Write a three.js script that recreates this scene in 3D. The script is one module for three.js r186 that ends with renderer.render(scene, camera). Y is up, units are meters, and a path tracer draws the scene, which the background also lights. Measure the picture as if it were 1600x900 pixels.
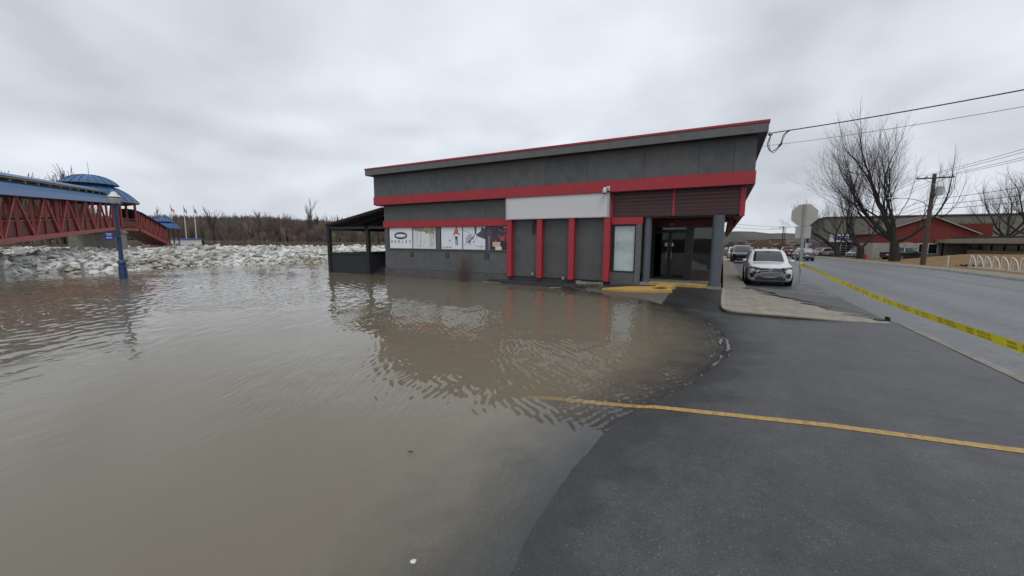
import * as THREE from 'three';
import { mergeGeometries } from 'three/addons/utils/BufferGeometryUtils.js';
import { RoundedBoxGeometry } from 'three/addons/geometries/RoundedBoxGeometry.js';
import { ConvexGeometry } from 'three/addons/geometries/ConvexGeometry.js';
import { createNoise2D, createNoise3D } from 'simplex-noise';

// ------------------------------------------------------------------ camera, sky, sun, exposure
// x runs along the shop front towards the street, -z runs up the street, y = 0 is the flood water
const scene = new THREE.Scene();
const rad = THREE.MathUtils.degToRad;
const camera = new THREE.PerspectiveCamera(73.74, 16 / 9, 0.1, 4000);
{
  const yaw = rad(28.63), pitch = rad(6.98), roll = rad(0.26);
  const f = new THREE.Vector3(-Math.sin(yaw) * Math.cos(pitch), -Math.sin(pitch), -Math.cos(yaw) * Math.cos(pitch));
  const r = new THREE.Vector3().crossVectors(f, new THREE.Vector3(0, 1, 0)).normalize(), u = new THREE.Vector3().crossVectors(r, f);
  const r2 = r.clone().multiplyScalar(Math.cos(roll)).addScaledVector(u, Math.sin(roll)), u2 = u.clone().multiplyScalar(Math.cos(roll)).addScaledVector(r, -Math.sin(roll));
  camera.position.set(0, 2.05, 0);
  camera.quaternion.setFromRotationMatrix(new THREE.Matrix4().makeBasis(r2, u2, f.clone().negate()));
}
const renderer = new THREE.WebGLRenderer();
renderer.toneMapping = THREE.LinearToneMapping;
renderer.toneMappingExposure = 1.36;
renderer.shadowMap.enabled = true;

function rng(seed) { let s = seed | 0; return () => { s = (s + 0x6d2b79f5) | 0; let t = Math.imul(s ^ (s >>> 15), 1 | s); t = (t + Math.imul(t ^ (t >>> 7), 61 | t)) ^ t; return ((t ^ (t >>> 14)) >>> 0) / 4294967296; }; }
const n2 = createNoise2D(rng(11)), n3 = createNoise3D(rng(12));
const fbm2 = (x, y, o = 4) => { let s = 0, a = 0.5; for (let i = 0; i < o; i++) { s += a * n2(x, y); x = x * 2.03 + 7.1; y = y * 2.03 - 3.7; a *= 0.5; } return s; };
const clamp = THREE.MathUtils.clamp, lerp = THREE.MathUtils.lerp, sstep = (a, b, x) => { const t = clamp((x - a) / (b - a), 0, 1); return t * t * (3 - 2 * t); };

{ // overcast sky: a low cloud deck with soft darker rolls, as one sheet seen in perspective
  const W = 2048, Hh = 1024, data = new Float32Array(W * Hh * 4);
  for (let j = 0; j < Hh; j++) {
    const el = ((j + 0.5) / Hh - 0.5) * Math.PI, y = Math.sin(el), c = Math.cos(el);
    for (let i = 0; i < W; i++) {
      const az = ((i + 0.5) / W - 0.5) * 2 * Math.PI, x = c * Math.cos(az), z = c * Math.sin(az), o = (j * W + i) * 4;
      let L = 0.54, k = 0;
      if (y > 0) {
        const s = 1 / (y + 0.28), px = x * s, pz = z * s;
        const warp = n2(px * 0.5 + 3, pz * 0.5);
        k = 0.95 * fbm2(px * 0.6 + warp * 0.3, pz * 0.6 + 5, 3) + 0.3 * fbm2(px * 1.9 + warp * 0.3, pz * 1.9, 4);
        k *= sstep(0, 0.12, y);
        L = 0.535 + 0.05 * sstep(0.1, 0.6, y) + 0.27 * sstep(0.6, 1, y) + 0.21 * k;
      }
      data[o] = L * 0.92; data[o + 1] = L * 0.975; data[o + 2] = L * 1.065; data[o + 3] = 1;
    }
  }
  const t = new THREE.DataTexture(data, W, Hh, THREE.RGBAFormat, THREE.FloatType);
  t.mapping = THREE.EquirectangularReflectionMapping; t.magFilter = THREE.LinearFilter; t.needsUpdate = true;
  scene.background = t; scene.environment = t;
}
const sun = new THREE.DirectionalLight(0xfff6ea, 0.6);
sun.position.set(30, 70, 25); sun.target.position.set(0, 0, -15); sun.castShadow = true; sun.shadow.radius = 40;
Object.assign(sun.shadow.camera, { left: -120, right: 80, top: 120, bottom: -120, near: 1, far: 400 });
sun.name = 'sun';
scene.add(sun, sun.target);

// ------------------------------------------------------------------ helpers
const taken = new Map();
function numbered(n) { const k = taken.get(n) ?? 0; taken.set(n, k + 1); return k ? n + '_' + String(k).padStart(3, '0') : n; }
function tag(o, label, category, group) { o.userData.label = label; if (category) o.userData.category = category; if (group) o.userData.group = group; return o; }
function thing(name, label, category, pos = [0, 0, 0], turn = 0, group) { const o = new THREE.Group(); o.name = numbered(name); o.position.set(...pos); o.rotation.y = turn; tag(o, label, category, group); scene.add(o); return o; }
function copy(src, label, pos, turn = 0, scale) { const c = src.clone(); c.userData = { ...src.userData }; c.name = numbered(src.name.replace(/_\d{3}$/, '')); c.position.set(...pos); c.rotation.y = turn; if (scale) c.scale.setScalar(scale); if (label) c.userData.label = label; scene.add(c); return c; }
function mesh(name, geo, m, parent) { const o = new THREE.Mesh(geo, m); o.castShadow = o.receiveShadow = true; o.name = parent ? name : numbered(name); (parent ?? scene).add(o); return o; }
function structure(name, geo, m, parent) { const o = mesh(name, geo, m, parent); o.userData.kind = 'structure'; return o; }
function metricUV(g) {
  const p = g.attributes.position, n = g.attributes.normal, uv = new Float32Array(p.count * 2);
  for (let i = 0; i < p.count; i++) {
    const a = Math.abs(n.getX(i)), b = Math.abs(n.getY(i)), c = Math.abs(n.getZ(i));
    if (b >= a && b >= c) { uv[2 * i] = p.getX(i); uv[2 * i + 1] = p.getZ(i); } else if (a >= c) { uv[2 * i] = p.getZ(i); uv[2 * i + 1] = p.getY(i); } else { uv[2 * i] = p.getX(i); uv[2 * i + 1] = p.getY(i); }
  }
  g.setAttribute('uv', new THREE.BufferAttribute(uv, 2)); return g;
}
function boxG(x0, x1, y0, y1, z0, z1, r = 0) {
  const w = x1 - x0, h = y1 - y0, d = z1 - z0, g = r ? new RoundedBoxGeometry(w, h, d, 1, Math.min(r, w / 2.1, h / 2.1, d / 2.1)) : new THREE.BoxGeometry(w, h, d);
  return metricUV(g.translate((x0 + x1) / 2, (y0 + y1) / 2, (z0 + z1) / 2));
}
const box = (parent, name, m, x0, x1, y0, y1, z0, z1, r = 0) => mesh(name, boxG(x0, x1, y0, y1, z0, z1, r), m, parent);
const V = (x, y, z) => new THREE.Vector3(x, y, z);
function barG(p, q, w, h = w) { // a square bar from p to q
  const d = V().subVectors(q, p), L = d.length(), g = new THREE.BoxGeometry(w, h, L); d.normalize();
  const m = new THREE.Matrix4().lookAt(q, p, Math.abs(d.y) > 0.98 ? V(1, 0, 0) : V(0, 1, 0)).setPosition(V().addVectors(p, q).multiplyScalar(0.5));
  metricUV(g); return g.applyMatrix4(m);
}
const cyl = (r0, r1, h, x, y, z, n = 16) => metricUV(new THREE.CylinderGeometry(r1, r0, h, n).translate(x, y + h / 2, z));
function tubeG(points, r, seg = 24, sides = 5) { return metricUV(new THREE.TubeGeometry(new THREE.CatmullRomCurve3(points), seg, r, sides)); }
const norm = (g) => { for (const k of Object.keys(g.attributes)) if (!['position', 'normal', 'uv'].includes(k)) g.deleteAttribute(k); return g.index ? g.toNonIndexed() : g; };
const merged = (list) => mergeGeometries(list.map(norm));
function gridG(xs, zs, height, colour) { // height sheet over lines xs, zs, uv in metres
  const nx = xs.length, nz = zs.length, P = new Float32Array(nx * nz * 3), U = new Float32Array(nx * nz * 2), Cc = colour ? new Float32Array(nx * nz * 3) : null, idx = new Uint32Array((nx - 1) * (nz - 1) * 6);
  let k = 0;
  for (let j = 0; j < nz; j++) for (let i = 0; i < nx; i++) {
    const o = j * nx + i; P[o * 3] = xs[i]; P[o * 3 + 1] = height(xs[i], zs[j]); P[o * 3 + 2] = zs[j]; U[o * 2] = xs[i]; U[o * 2 + 1] = zs[j];
    if (Cc) Cc.set(colour(xs[i], zs[j]), o * 3);
    if (i < nx - 1 && j < nz - 1) { idx[k++] = o; idx[k++] = o + nx; idx[k++] = o + 1; idx[k++] = o + 1; idx[k++] = o + nx; idx[k++] = o + nx + 1; }
  }
  const g = new THREE.BufferGeometry();
  g.setAttribute('position', new THREE.BufferAttribute(P, 3)); g.setAttribute('uv', new THREE.BufferAttribute(U, 2)); if (Cc) g.setAttribute('color', new THREE.BufferAttribute(Cc, 3));
  g.setIndex(new THREE.BufferAttribute(idx, 1)); g.computeVertexNormals(); return g;
}
const lines = (...runs) => { const out = []; for (const [a, b, s] of runs) { const n = Math.max(1, Math.round((b - a) / s)); for (let i = 0; i < n; i++) out.push(a + (b - a) * i / n); } out.push(runs[runs.length - 1][1]); return out; };

// textures -----------------------------------------------------------
function dataTex(n, f, repeat, srgb = true) { // f(x, y in 0..1) -> [r, g, b] 0..1 ; the noise is made to wrap
  const d = new Uint8Array(n * n * 4);
  for (let j = 0; j < n; j++) for (let i = 0; i < n; i++) { const c = f(i / n, j / n, i, j), o = (j * n + i) * 4; d[o] = clamp(c[0], 0, 1) * 255; d[o + 1] = clamp(c[1], 0, 1) * 255; d[o + 2] = clamp(c[2], 0, 1) * 255; d[o + 3] = 255; }
  const t = new THREE.DataTexture(d, n, n); t.wrapS = t.wrapT = THREE.RepeatWrapping; t.magFilter = THREE.LinearFilter; t.minFilter = THREE.LinearMipmapLinearFilter; t.repeat.set(1 / repeat, 1 / repeat);
  if (srgb) t.colorSpace = THREE.SRGBColorSpace; t.needsUpdate = true; return t;
}
const n4cache = createNoise3D(rng(31));
const wrapN = (u, v, f) => { const a = u * 2 * Math.PI, b = v * 2 * Math.PI, R = f / (2 * Math.PI); return 0.5 * (n4cache(Math.cos(a) * R + 9, Math.sin(a) * R, Math.cos(b) * R) + n4cache(Math.sin(a) * R - 5, Math.sin(b) * R, Math.cos(b) * R + Math.cos(a) * R)); };
const rt = rng(77);
const asphaltTex = (() => { // aggregate: dark binder, grey and a few pale stones
  const n = 1024, stone = new Float32Array(n * n);
  for (let k = 0; k < 46000; k++) { const x = (rt() * n) | 0, y = (rt() * n) | 0, big = rt(), s = big < 0.012 ? 4 : big < 0.16 ? 3 : 2, v = big < 0.012 ? 0.3 + 0.6 * rt() : big < 0.045 ? 0.25 + 0.5 * rt() : (rt() - 0.52) * 0.62; for (let a = 0; a < s; a++) for (let b = 0; b < s; b++) stone[((y + b) % n) * n + ((x + a) % n)] = v; }
  return dataTex(n, (u, v, i, j) => { const c = 0.6 + 0.05 * wrapN(u, v, 6) + 0.05 * wrapN(u, v, 23) + 0.12 * (rt() - 0.5) + 0.95 * stone[j * n + i]; return [c, c, c]; }, 2.6);
})();
const grimeTex = dataTex(512, (u, v) => { const c = 0.93 + 0.05 * wrapN(u, v, 4) + 0.035 * wrapN(u, v, 14) + 0.02 * wrapN(u, v, 60) + 0.015 * (rt() - 0.5); return [c, c, c]; }, 3.1);
const concreteTex = dataTex(512, (u, v) => { const c = 0.82 + 0.08 * wrapN(u, v, 5) + 0.06 * wrapN(u, v, 22) + 0.1 * (rt() - 0.5) - (rt() < 0.012 ? 0.25 : 0); return [c, c * 0.985, c * 0.95]; }, 2.3);
const grassTex = dataTex(512, (u, v) => { const c = 0.72 + 0.14 * wrapN(u, v, 7) + 0.12 * wrapN(u, v, 40) + 0.2 * (rt() - 0.5); return [c, c * 0.93, c * 0.8]; }, 5);
const woodTex = dataTex(256, (u, v) => { const c = 0.8 + 0.1 * wrapN(u, v * 0.2, 30) + 0.1 * (rt() - 0.5); return [c, c, c]; }, 1.2);
const claddingTex = dataTex(512, (u, v) => { const c = 0.88 + 0.07 * wrapN(u, v, 4) + 0.05 * wrapN(u * 6 % 1, v, 9) + 0.05 * wrapN(u, v, 30) + 0.04 * (rt() - 0.5); return [c, c, c * 0.995]; }, 2.7);
const rgb = (r, g, b) => new THREE.Color().setRGB(r, g, b);
const mats = new Map();
function mat(color, roughness = 0.75, extra = {}) {
  const key = JSON.stringify([color, roughness, Object.keys(extra).filter((k) => typeof extra[k] !== 'object').map((k) => [k, extra[k]]), extra.map?.uuid]);
  if (!mats.has(key)) mats.set(key, new THREE.MeshPhysicalMaterial({ color: Array.isArray(color) ? rgb(...color) : new THREE.Color(color), roughness, map: grimeTex, ...extra }));
  return mats.get(key);
}
const M = {
  asphalt: new THREE.MeshPhysicalMaterial({ color: rgb(0.13, 0.132, 0.135), roughness: 0.47, map: asphaltTex, bumpMap: asphaltTex, bumpScale: 0.004, vertexColors: true }),
  road: new THREE.MeshPhysicalMaterial({ color: rgb(0.36, 0.37, 0.38), roughness: 0.55, map: asphaltTex, bumpMap: asphaltTex, bumpScale: 0.003, vertexColors: true }),
  concrete: mat([0.36, 0.34, 0.3], 0.85, { map: concreteTex, bumpMap: concreteTex, bumpScale: 0.004 }),
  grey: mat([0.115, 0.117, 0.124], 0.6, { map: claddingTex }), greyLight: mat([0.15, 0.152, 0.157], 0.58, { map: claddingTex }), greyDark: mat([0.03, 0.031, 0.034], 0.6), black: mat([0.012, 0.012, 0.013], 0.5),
  red: mat([0.4, 0.026, 0.038], 0.5), darkRed: mat([0.12, 0.012, 0.016], 0.6),
  column: mat([0.1, 0.112, 0.135], 0.5), white: mat([0.72, 0.73, 0.74], 0.55), steel: mat([0.42, 0.43, 0.44], 0.4, { metalness: 0.7 }),
  bridgeRed: mat([0.35, 0.075, 0.06], 0.55), bridgeDark: mat([0.13, 0.03, 0.028], 0.65), bridgeBlue: mat([0.028, 0.11, 0.27], 0.38), cream: mat([0.5, 0.42, 0.2], 0.7),
  lampBlue: mat([0.02, 0.052, 0.135], 0.4), wood: mat([0.12, 0.095, 0.075], 0.9, { map: woodTex }),
  glass: new THREE.MeshPhysicalMaterial({ color: rgb(0.93, 0.95, 0.95), roughness: 0.02, transmission: 1, thickness: 0, ior: 1.5 }),
};

// ------------------------------------------------------------------ ground, road, pavements
const SHORE = [[-6, 40], [-3.6, 14], [-1.9, 4], [-1.25, 0.5], [-1.05, -1.0], [-1.05, -1.94], [-1.09, -2.24], [-1.1, -2.71], [-1.08, -3.18], [-1.03, -3.72], [-0.99, -4.08], [-0.89, -4.41], [-0.77, -4.71], [-0.61, -5.13], [-0.42, -5.61], [-0.25, -6.04], [-0.1, -6.6], [0.06, -7.23], [0.2, -7.85], [0.25, -8.4], [0.24, -9.08], [0.11, -9.79], [-0.1, -10.72], [-0.5, -11.63], [-1.07, -12.51], [-1.41, -13.11], [-2.16, -14.08], [-3.32, -14.79], [-4.55, -15.37], [-5.52, -15.6], [-6.1, -16.2], [-6.3, -17]];
const DRY = [...SHORE, [12, -17], [12, 40]];
function shoreDist(x, z) { // metres from the water's edge, positive on dry ground
  let d = 1e9, inside = false;
  for (let i = 0; i < SHORE.length - 1; i++) { const [ax, az] = SHORE[i], [bx, bz] = SHORE[i + 1], ux = bx - ax, uz = bz - az, t = clamp(((x - ax) * ux + (z - az) * uz) / (ux * ux + uz * uz), 0, 1); d = Math.min(d, Math.hypot(x - ax - t * ux, z - az - t * uz)); }
  for (let i = 0, j = DRY.length - 1; i < DRY.length; j = i++) { const [xi, zi] = DRY[i], [xj, zj] = DRY[j]; if ((zi > z) !== (zj > z) && x < ((xj - xi) * (z - zi)) / (zj - zi) + xi) inside = !inside; }
  return inside ? d : -d;
}
function lotY(x, z) {
  const s = shoreDist(x, z);
  if (s < 0) return Math.max(-0.7, 0.05 * s) - 0.002 - 0.011 * (1 - Math.exp(s / 0.1)) + sstep(0, -0.5, s) * (0.009 * n2(x * 0.9, z * 0.9) + 0.005 * n2(x * 2.7 + 5, z * 2.7) + 0.003 * n2(x * 7, z * 7));
  return Math.min(0.034 * s, 0.054) + 0.012 * (1 - Math.exp(-s / 0.08)) + 0.2 * sstep(0, 1.9, s) * sstep(-12.6, -16.2, z) * sstep(0.5, 0.05, x) + 0.004 * n2(x * 0.5, z * 0.5) * sstep(0, 1, s);
}
const roadY = (z) => (z > -38 ? 0.05 : 0.05 - 0.0125 * (-38 - z));
structure('parking_lot', gridG(lines([-44, -12, 1], [-12, -4, 0.2], [-4, 2, 0.06], [2, 3.9, 0.15]), lines([-17, -12, 0.1], [-12, -1, 0.06], [-1, 6, 0.25], [6, 40, 2]), lotY, (x, z) => {
  const s = shoreDist(x, z), e = 0.42 + 0.34 * n2(x * 1.3, z * 1.3) + 0.1 * n2(x * 5, z * 5), wet = s < 0 ? 1 : sstep(e + 0.16, e - 0.1, s);
  const patch = 1 + 0.3 * fbm2(x * 0.8, z * 0.6, 5) + 0.1 * n2(x * 9, z * 9) + 0.16 * n2(x * 2.2, z * 6) * sstep(0.6, 2.4, x) + (fbm2(x * 0.45 + 9, z * 1.4, 3) > 0.2 ? -0.09 : 0);
  const newer = x > -1.62 && x < 0.2 && z < -12.6 + 0.2 * n2(x * 2, 3) ? 0.6 : 1;
  const c = patch * lerp(1, 0.62, wet) * newer; return [c, c, c];
}), M.asphalt);
// street: bays and lanes with worn wheel tracks running along it
{
  const tone = (x, z) => { let c = 1; for (const [a, w, k] of [[5.1, 0.5, 0.1], [6.2, 0.35, -0.14], [7.3, 0.45, 0.12], [8.7, 0.5, -0.1], [10.2, 0.4, 0.08], [12.6, 0.4, -0.1]]) c += k * Math.exp(-(((x - a + 0.1 * n2(a, z * 0.1)) / w) ** 2)) * (1 + 0.5 * n2(a * 3, z * 0.25)); c += 0.07 * fbm2(x * 1.2, z * 0.22, 3); return [c * 0.99, c, c * 1.01]; };
  const xs = lines([3.9, 13.98, 0.14]);
  const g1 = gridG(xs, lines([-60, -12.7, 0.7], [-12.7, 0, 0.5], [0, 60, 3]), (x, z) => roadY(z), tone), g2 = gridG(lines([3.9, 13.98, 0.6]), lines([-400, -60, 4]), (x, z) => roadY(z), tone);
  structure('road', merged2([g1, g2]), M.road);
  structure('parking_bay', gridG(lines([0.95, 3.9, 0.1]), lines([-400, -60, 8], [-60, -17.4, 0.3]), (x, z) => roadY(z) - 0.004, (x, z) => { const c = 0.5 + 0.12 * fbm2(x * 1.5, z * 0.6, 3) + 0.5 * sstep(3.3, 3.9, x + 0.5 * n2(x, z * 0.8)) * (n2(x * 3, z * 1.2) > -0.2 ? 1 : 0.4); return [c, c, c]; }), M.road);
}
function merged2(list) { // keeps colours
  for (const g of list) if (g.index) for (const k of Object.keys(g.attributes)) if (!['position', 'normal', 'uv', 'color'].includes(k)) g.deleteAttribute(k);
  return mergeGeometries(list.map((g) => g.toNonIndexed()));
}
const wornTex = (base, n = 256, hole = 0.2) => dataTex(n, (u, v) => { const w = 0.25 * wrapN(u, v, 12) + 0.4 * wrapN(u, v, 60) + 0.7 * (rt() - 0.5); return w > hole ? [0.24, 0.24, 0.24] : base.map((c) => c * (0.9 + 0.12 * (rt() - 0.5) + 0.1 * w)); }, 0.9);
const yellowPaint = mat([1, 1, 1], 0.6, { map: wornTex([0.76, 0.61, 0.31], 256, 0.27) }), whitePaint = mat([1, 1, 1], 0.6, { map: wornTex([0.62, 0.62, 0.6], 256, 0.12) }), roadYellow = mat([1, 1, 1], 0.6, { map: wornTex([0.55, 0.45, 0.3], 256, 0.25) });
{ // parking stall line, running under the water
  const a = [-3.2, -4.4], b = [3.86, -5.62], n = 90, w = 0.054, P = [], U = [], I = [], dx = (b[0] - a[0]), dz = b[1] - a[1], L = Math.hypot(dx, dz), nx = -dz / L, nz = dx / L;
  for (let i = 0; i <= n; i++) for (const s of [-1, 1]) { const t = i / n, e = w * (1 + 0.08 * n2(t * 40, s)), x = a[0] + dx * t + nx * e * s, z = a[1] + dz * t + nz * e * s; P.push(x, lotY(x, z) + 0.0036, z); U.push(t * L, s * w); if (i < n && s < 0) { const o = i * 2; I.push(o, o + 2, o + 1, o + 1, o + 2, o + 3); } }
  const g = new THREE.BufferGeometry(); g.setAttribute('position', new THREE.Float32BufferAttribute(P, 3)); g.setAttribute('uv', new THREE.Float32BufferAttribute(U, 2)); g.setIndex(I); g.computeVertexNormals();
  const m = structure('stall_marking', g, yellowPaint); m.material.side = THREE.DoubleSide;
}
const strip = (name, x0, x1, z0, z1, m, lift = 0.005) => structure(name, gridG(lines([x0, x1, 1]), lines([z0, z1, 4]), (x, z) => roadY(z) + lift), m);
strip('centre_marking', 11.12, 11.24, -380, 50, roadYellow); strip('centre_marking', 11.4, 11.52, -380, 50, whitePaint);
for (let z = 8; z > -170; z -= 9) strip('lane_marking', 7.62, 7.74, z - 3, z, whitePaint);

// concrete corner pavement with its kerb, and the narrow pavement along the shop
const slabY = (x, z) => lerp(lerp(0.16, 0.27, sstep(-12.4, -17, z)), 0.075, sstep(1.4, 3.8, x)) ;
function plate(pts, y, thick) { // polygon plate whose top follows y(x, z)
  const sh = new THREE.Shape(pts.map(([x, z]) => new THREE.Vector2(x, -z))), g = new THREE.ExtrudeGeometry(sh, { depth: thick, bevelEnabled: false, curveSegments: 4 }).rotateX(-Math.PI / 2), p = g.attributes.position;
  for (let i = 0; i < p.count; i++) p.setY(i, y(p.getX(i), p.getZ(i)) + p.getY(i) - thick);
  g.computeVertexNormals(); return metricUV(g);
}
const slabEdge = [[0.1, -16.9], [0.1, -14.5], [0.12, -13], [0.2, -12.5], [0.42, -12.27], [0.9, -12.2], [1.5, -12.2], [2.2, -12.3], [3, -12.5], [3.74, -12.75]];
structure('corner_pavement', plate([...slabEdge, [3.86, -13.2], [3.86, -17.4], [2.7, -18.1], [0.95, -18.1], [0.95, -16.9]], slabY, 0.5), M.concrete);
structure('kerb', tubeLike(slabEdge.map(([x, z]) => V(x, slabY(x, z) - 0.03, z)), 0.1, 0.12), mat([0.42, 0.4, 0.35], 0.9, { map: concreteTex }));
function tubeLike(pts, w, h) { // rounded kerb stone swept along points
  const c = new THREE.CatmullRomCurve3(pts), s = new THREE.Shape(); s.absellipse(0, 0, h / 2, w / 2, 0, 2 * Math.PI);
  return metricUV(new THREE.ExtrudeGeometry(s, { steps: 60, extrudePath: c, curveSegments: 6, bevelEnabled: false }));
}
const walkY = (z) => (z > -18 ? 0.27 : Math.max(0.27 - 0.02 * (-18 - z), roadY(z) + 0.13));
for (let z = -16.9, k = 0; z > -70; z -= 1.5, k++) structure('sidewalk', plate([[0.1, z - 1.49], [0.1, z], [0.94, z], [0.94, z - 1.49]], (x, zz) => walkY(zz) - 0.02 * sstep(0.1, 0.94, x) - 0.002 * (k % 3), 0.5), k ? M.concrete : M.concrete);
{ // soaked silt lying over the outer part of the corner pavement, with a ragged edge
  const P = [], r = rng(5), pts = [];
  for (let z = -18; z <= -13; z += 0.16) pts.push([lerp(1.0, 3.3, sstep(-17.4, -13, z)) + (r() - 0.4) * 1.0, z]);
  pts.push([3.83, -13.05], [3.83, -17.4]);
  structure('wet_silt', plate(pts.map(([x, z]) => [Math.min(x, 3.8), z]), (x, z) => slabY(x, z) + 0.012, 0.008), mat([0.07, 0.07, 0.068], 0.5, { map: concreteTex }));
}
// far side of the street: kerb, pavement, lawn
structure('far_kerb', gridProfile(13.98, 14.2, 0.14), mat([0.4, 0.39, 0.36], 0.9, { map: concreteTex }));
structure('far_sidewalk', gridG(lines([14.2, 15.7, 0.5]), lines([-300, -70, 6], [-70, 30, 2]), (x, z) => roadY(z) + 0.135), mat([0.3, 0.28, 0.25], 0.9, { map: concreteTex }));
function gridProfile(x0, x1, h) { return gridG([x0, x0 + 0.02, x1], lines([-300, -70, 6], [-70, 50, 2]), (x, z) => roadY(z) + (x > x0 + 0.01 ? h : -0.1)); }
const moundY = (x, z) => roadY(z) + 0.1 + 0.95 * sstep(17.5, 24, x) * sstep(-74, -60, z) * (1 + 0.12 * n2(x * 0.2, z * 0.2)) + 0.02 * n2(x, z);
structure('lawn', gridG(lines([15.68, 34, 0.5], [34, 120, 8]), lines([-300, -80, 8], [-80, -30, 0.6], [-30, 60, 6]), moundY, (x, z) => { const c = 1 + 0.25 * fbm2(x * 0.5, z * 0.5, 3), d = z < -70 || fbm2(x * 0.3 + 4, z * 0.3, 3) > 0.42 ? 0.55 : 1; return [c * d, c * d * 0.98, c * d]; }), new THREE.MeshPhysicalMaterial({ color: rgb(0.36, 0.25, 0.11), roughness: 0.95, map: grassTex, bumpMap: grassTex, bumpScale: 0.03, vertexColors: true }));
// river directions: qAx points over the flooded river to the far bank, pAx runs along it
const QX = -0.9023, QZ = -0.4311;
const qOf = (x, z) => x * QX + z * QZ, pOf = (x, z) => -x * QZ + z * QX, fromQP = (q, p) => [q * QX - p * QZ, q * QZ + p * QX];
function landY(x, z) {
  const D = Math.hypot(x, z), q = qOf(x, z);
  let y = -1.3;
  if (x > -22 && q < 30) y = lerp(-1.3, roadY(z) - 0.25, sstep(-22, -16, x) * sstep(-14, -30, z));
  if (x > -1.5 && q < 30) y = roadY(z) - 0.25;
  y = lerp(y, 1.2 + 0.4 * n2(x * 0.02, z * 0.02), sstep(82, 92, q));
  return y - 0.3 * sstep(0, 1, z > 35 ? 1 : 0) + 0 * D;
}
structure('ground', gridG(lines([-1600, -300, 100], [-300, -100, 10], [-100, 20, 2.5], [20, 300, 20], [300, 1600, 100]), lines([-1600, -300, 100], [-300, -100, 10], [-100, 40, 2.5], [40, 300, 20], [300, 1600, 100]), landY, (x, z) => { const c = 0.8 + 0.3 * fbm2(x * 0.03, z * 0.03, 4); return [c, c, c]; }), new THREE.MeshPhysicalMaterial({ color: rgb(0.13, 0.1, 0.07), roughness: 1, map: grassTex, vertexColors: true }));
strip('gutter_joint', 3.875, 3.905, -12.75, 40, mat([0.03, 0.03, 0.03], 0.9), 0.019); strip('gutter_edge', 3.91, 4.1, -12.75, 40, mat([0.3, 0.29, 0.27], 0.85, { map: concreteTex }), 0.004);
const hillY = (x, z) => { const a = Math.atan2(z, x), R = Math.hypot(x, z), j = (R - 330) / 95, left = -Math.cos(a) * 0.8 - Math.sin(a) * 0.5; return -2 + (19.5 + 5 * n2(Math.cos(a) * 2, Math.sin(a) * 2) + 2.2 * n2(Math.cos(a) * 9, Math.sin(a) * 9) - 12.5 * sstep(0.62, 0.0, left)) * sstep(0, 3.2, j) * (1 + 0.05 * (j - 3)); };
{ // low wooded ridges round the valley
  const P = [], I = [], U = [], Cc = [], na = 220, nr = 9;
  for (let i = 0; i <= na; i++) for (let j = 0; j <= nr; j++) {
    const a = (i / na) * 2 * Math.PI, R = 330 + j * 95, x = R * Math.cos(a), z = R * Math.sin(a);
    P.push(x, hillY(x, z), z); U.push(x * 0.1, z * 0.1);
    const c = 1 + 0.35 * n2(a * 30, j * 0.8) + 0.3 * n2(a * 90, j * 2.1), ever = n2(a * 14, j * 0.5 + 4) > 0.25 ? 0.55 : 1; Cc.push(c * ever, c * ever * (ever < 1 ? 1.15 : 1), c * ever);
    if (i < na && j < nr) { const o = i * (nr + 1) + j; I.push(o, o + 1, o + nr + 1, o + 1, o + nr + 2, o + nr + 1); }
  }
  const g = new THREE.BufferGeometry(); g.setAttribute('position', new THREE.Float32BufferAttribute(P, 3)); g.setAttribute('uv', new THREE.Float32BufferAttribute(U, 2)); g.setAttribute('color', new THREE.Float32BufferAttribute(Cc, 3)); g.setIndex(I); g.computeVertexNormals();
  structure('hills', g, new THREE.MeshPhysicalMaterial({ color: rgb(0.125, 0.125, 0.138), roughness: 1, map: grassTex, vertexColors: true, side: THREE.DoubleSide }));
}

// ------------------------------------------------------------------ flood water: a rippled skin over turbid layers
function waterH(x, z) {
  const s = shoreDist(x, z), d = Math.hypot(x, z);
  const gust = clamp(0.75 + 0.6 * n2(x * 0.13 + 2, z * 0.16) + 0.3 * sstep(-9, -4, x) * sstep(-3, -5, z), 0.15, 1.2) * sstep(2.8, 6.0, d);
  const w = 0.7 * n2(x * 0.55, z * 0.55) + 0.22 * n2(x * 1.7, z * 1.7), ph = 0.8 * x - 0.6 * z, al = 0.6 * x + 0.8 * z, near = sstep(-13.5, -9, x);
  let h = 0;
  if (near > 0) { // short capillary ripples running to the shore
    h += near * 0.0016 * Math.sin(ph * 54 + w * 7) * (0.55 + 0.7 * n2(x * 1.1 + 4, z * 1.1));
    h += near * 0.0011 * Math.sin((0.6 * x - 0.8 * z) * 46 + w * 6 + 1.3) * (0.5 + 0.7 * n2(x * 0.8, z * 0.8 + 8));
    h += near * 0.0011 * Math.sin((0.93 * x - 0.36 * z) * 70 + w * 8 + 0.4);
    h += near * 0.0012 * n2(ph * 7, al * 2.2);
  }
  h += (1 - near) * (0.0036 * Math.sin((0.5 * x - 0.86 * z) * 17 + w * 6) * (0.6 + 0.6 * n2(x * 0.4 + 4, z * 0.4)) + 0.0026 * Math.sin((0.95 * x - 0.3 * z) * 14 + w * 5) + 0.002 * n2(x * 3, z * 3.5));
  h += 0.0022 * n2(ph * 2.2, al * 0.9);
  const edge = s > -1.3 && z < -4.0 && z > -12 ? 0.0046 * Math.sin(s * 52 + 2.4 * n2(x * 1.6, z * 1.6)) * sstep(-1.2, -0.1, s) * (0.6 + 0.7 * n2(x * 1.4, z * 1.4)) : 0;
  return (h * 1.9 * gust + edge) * 0.95 * sstep(90, 30, d) + 0.002;
}
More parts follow.
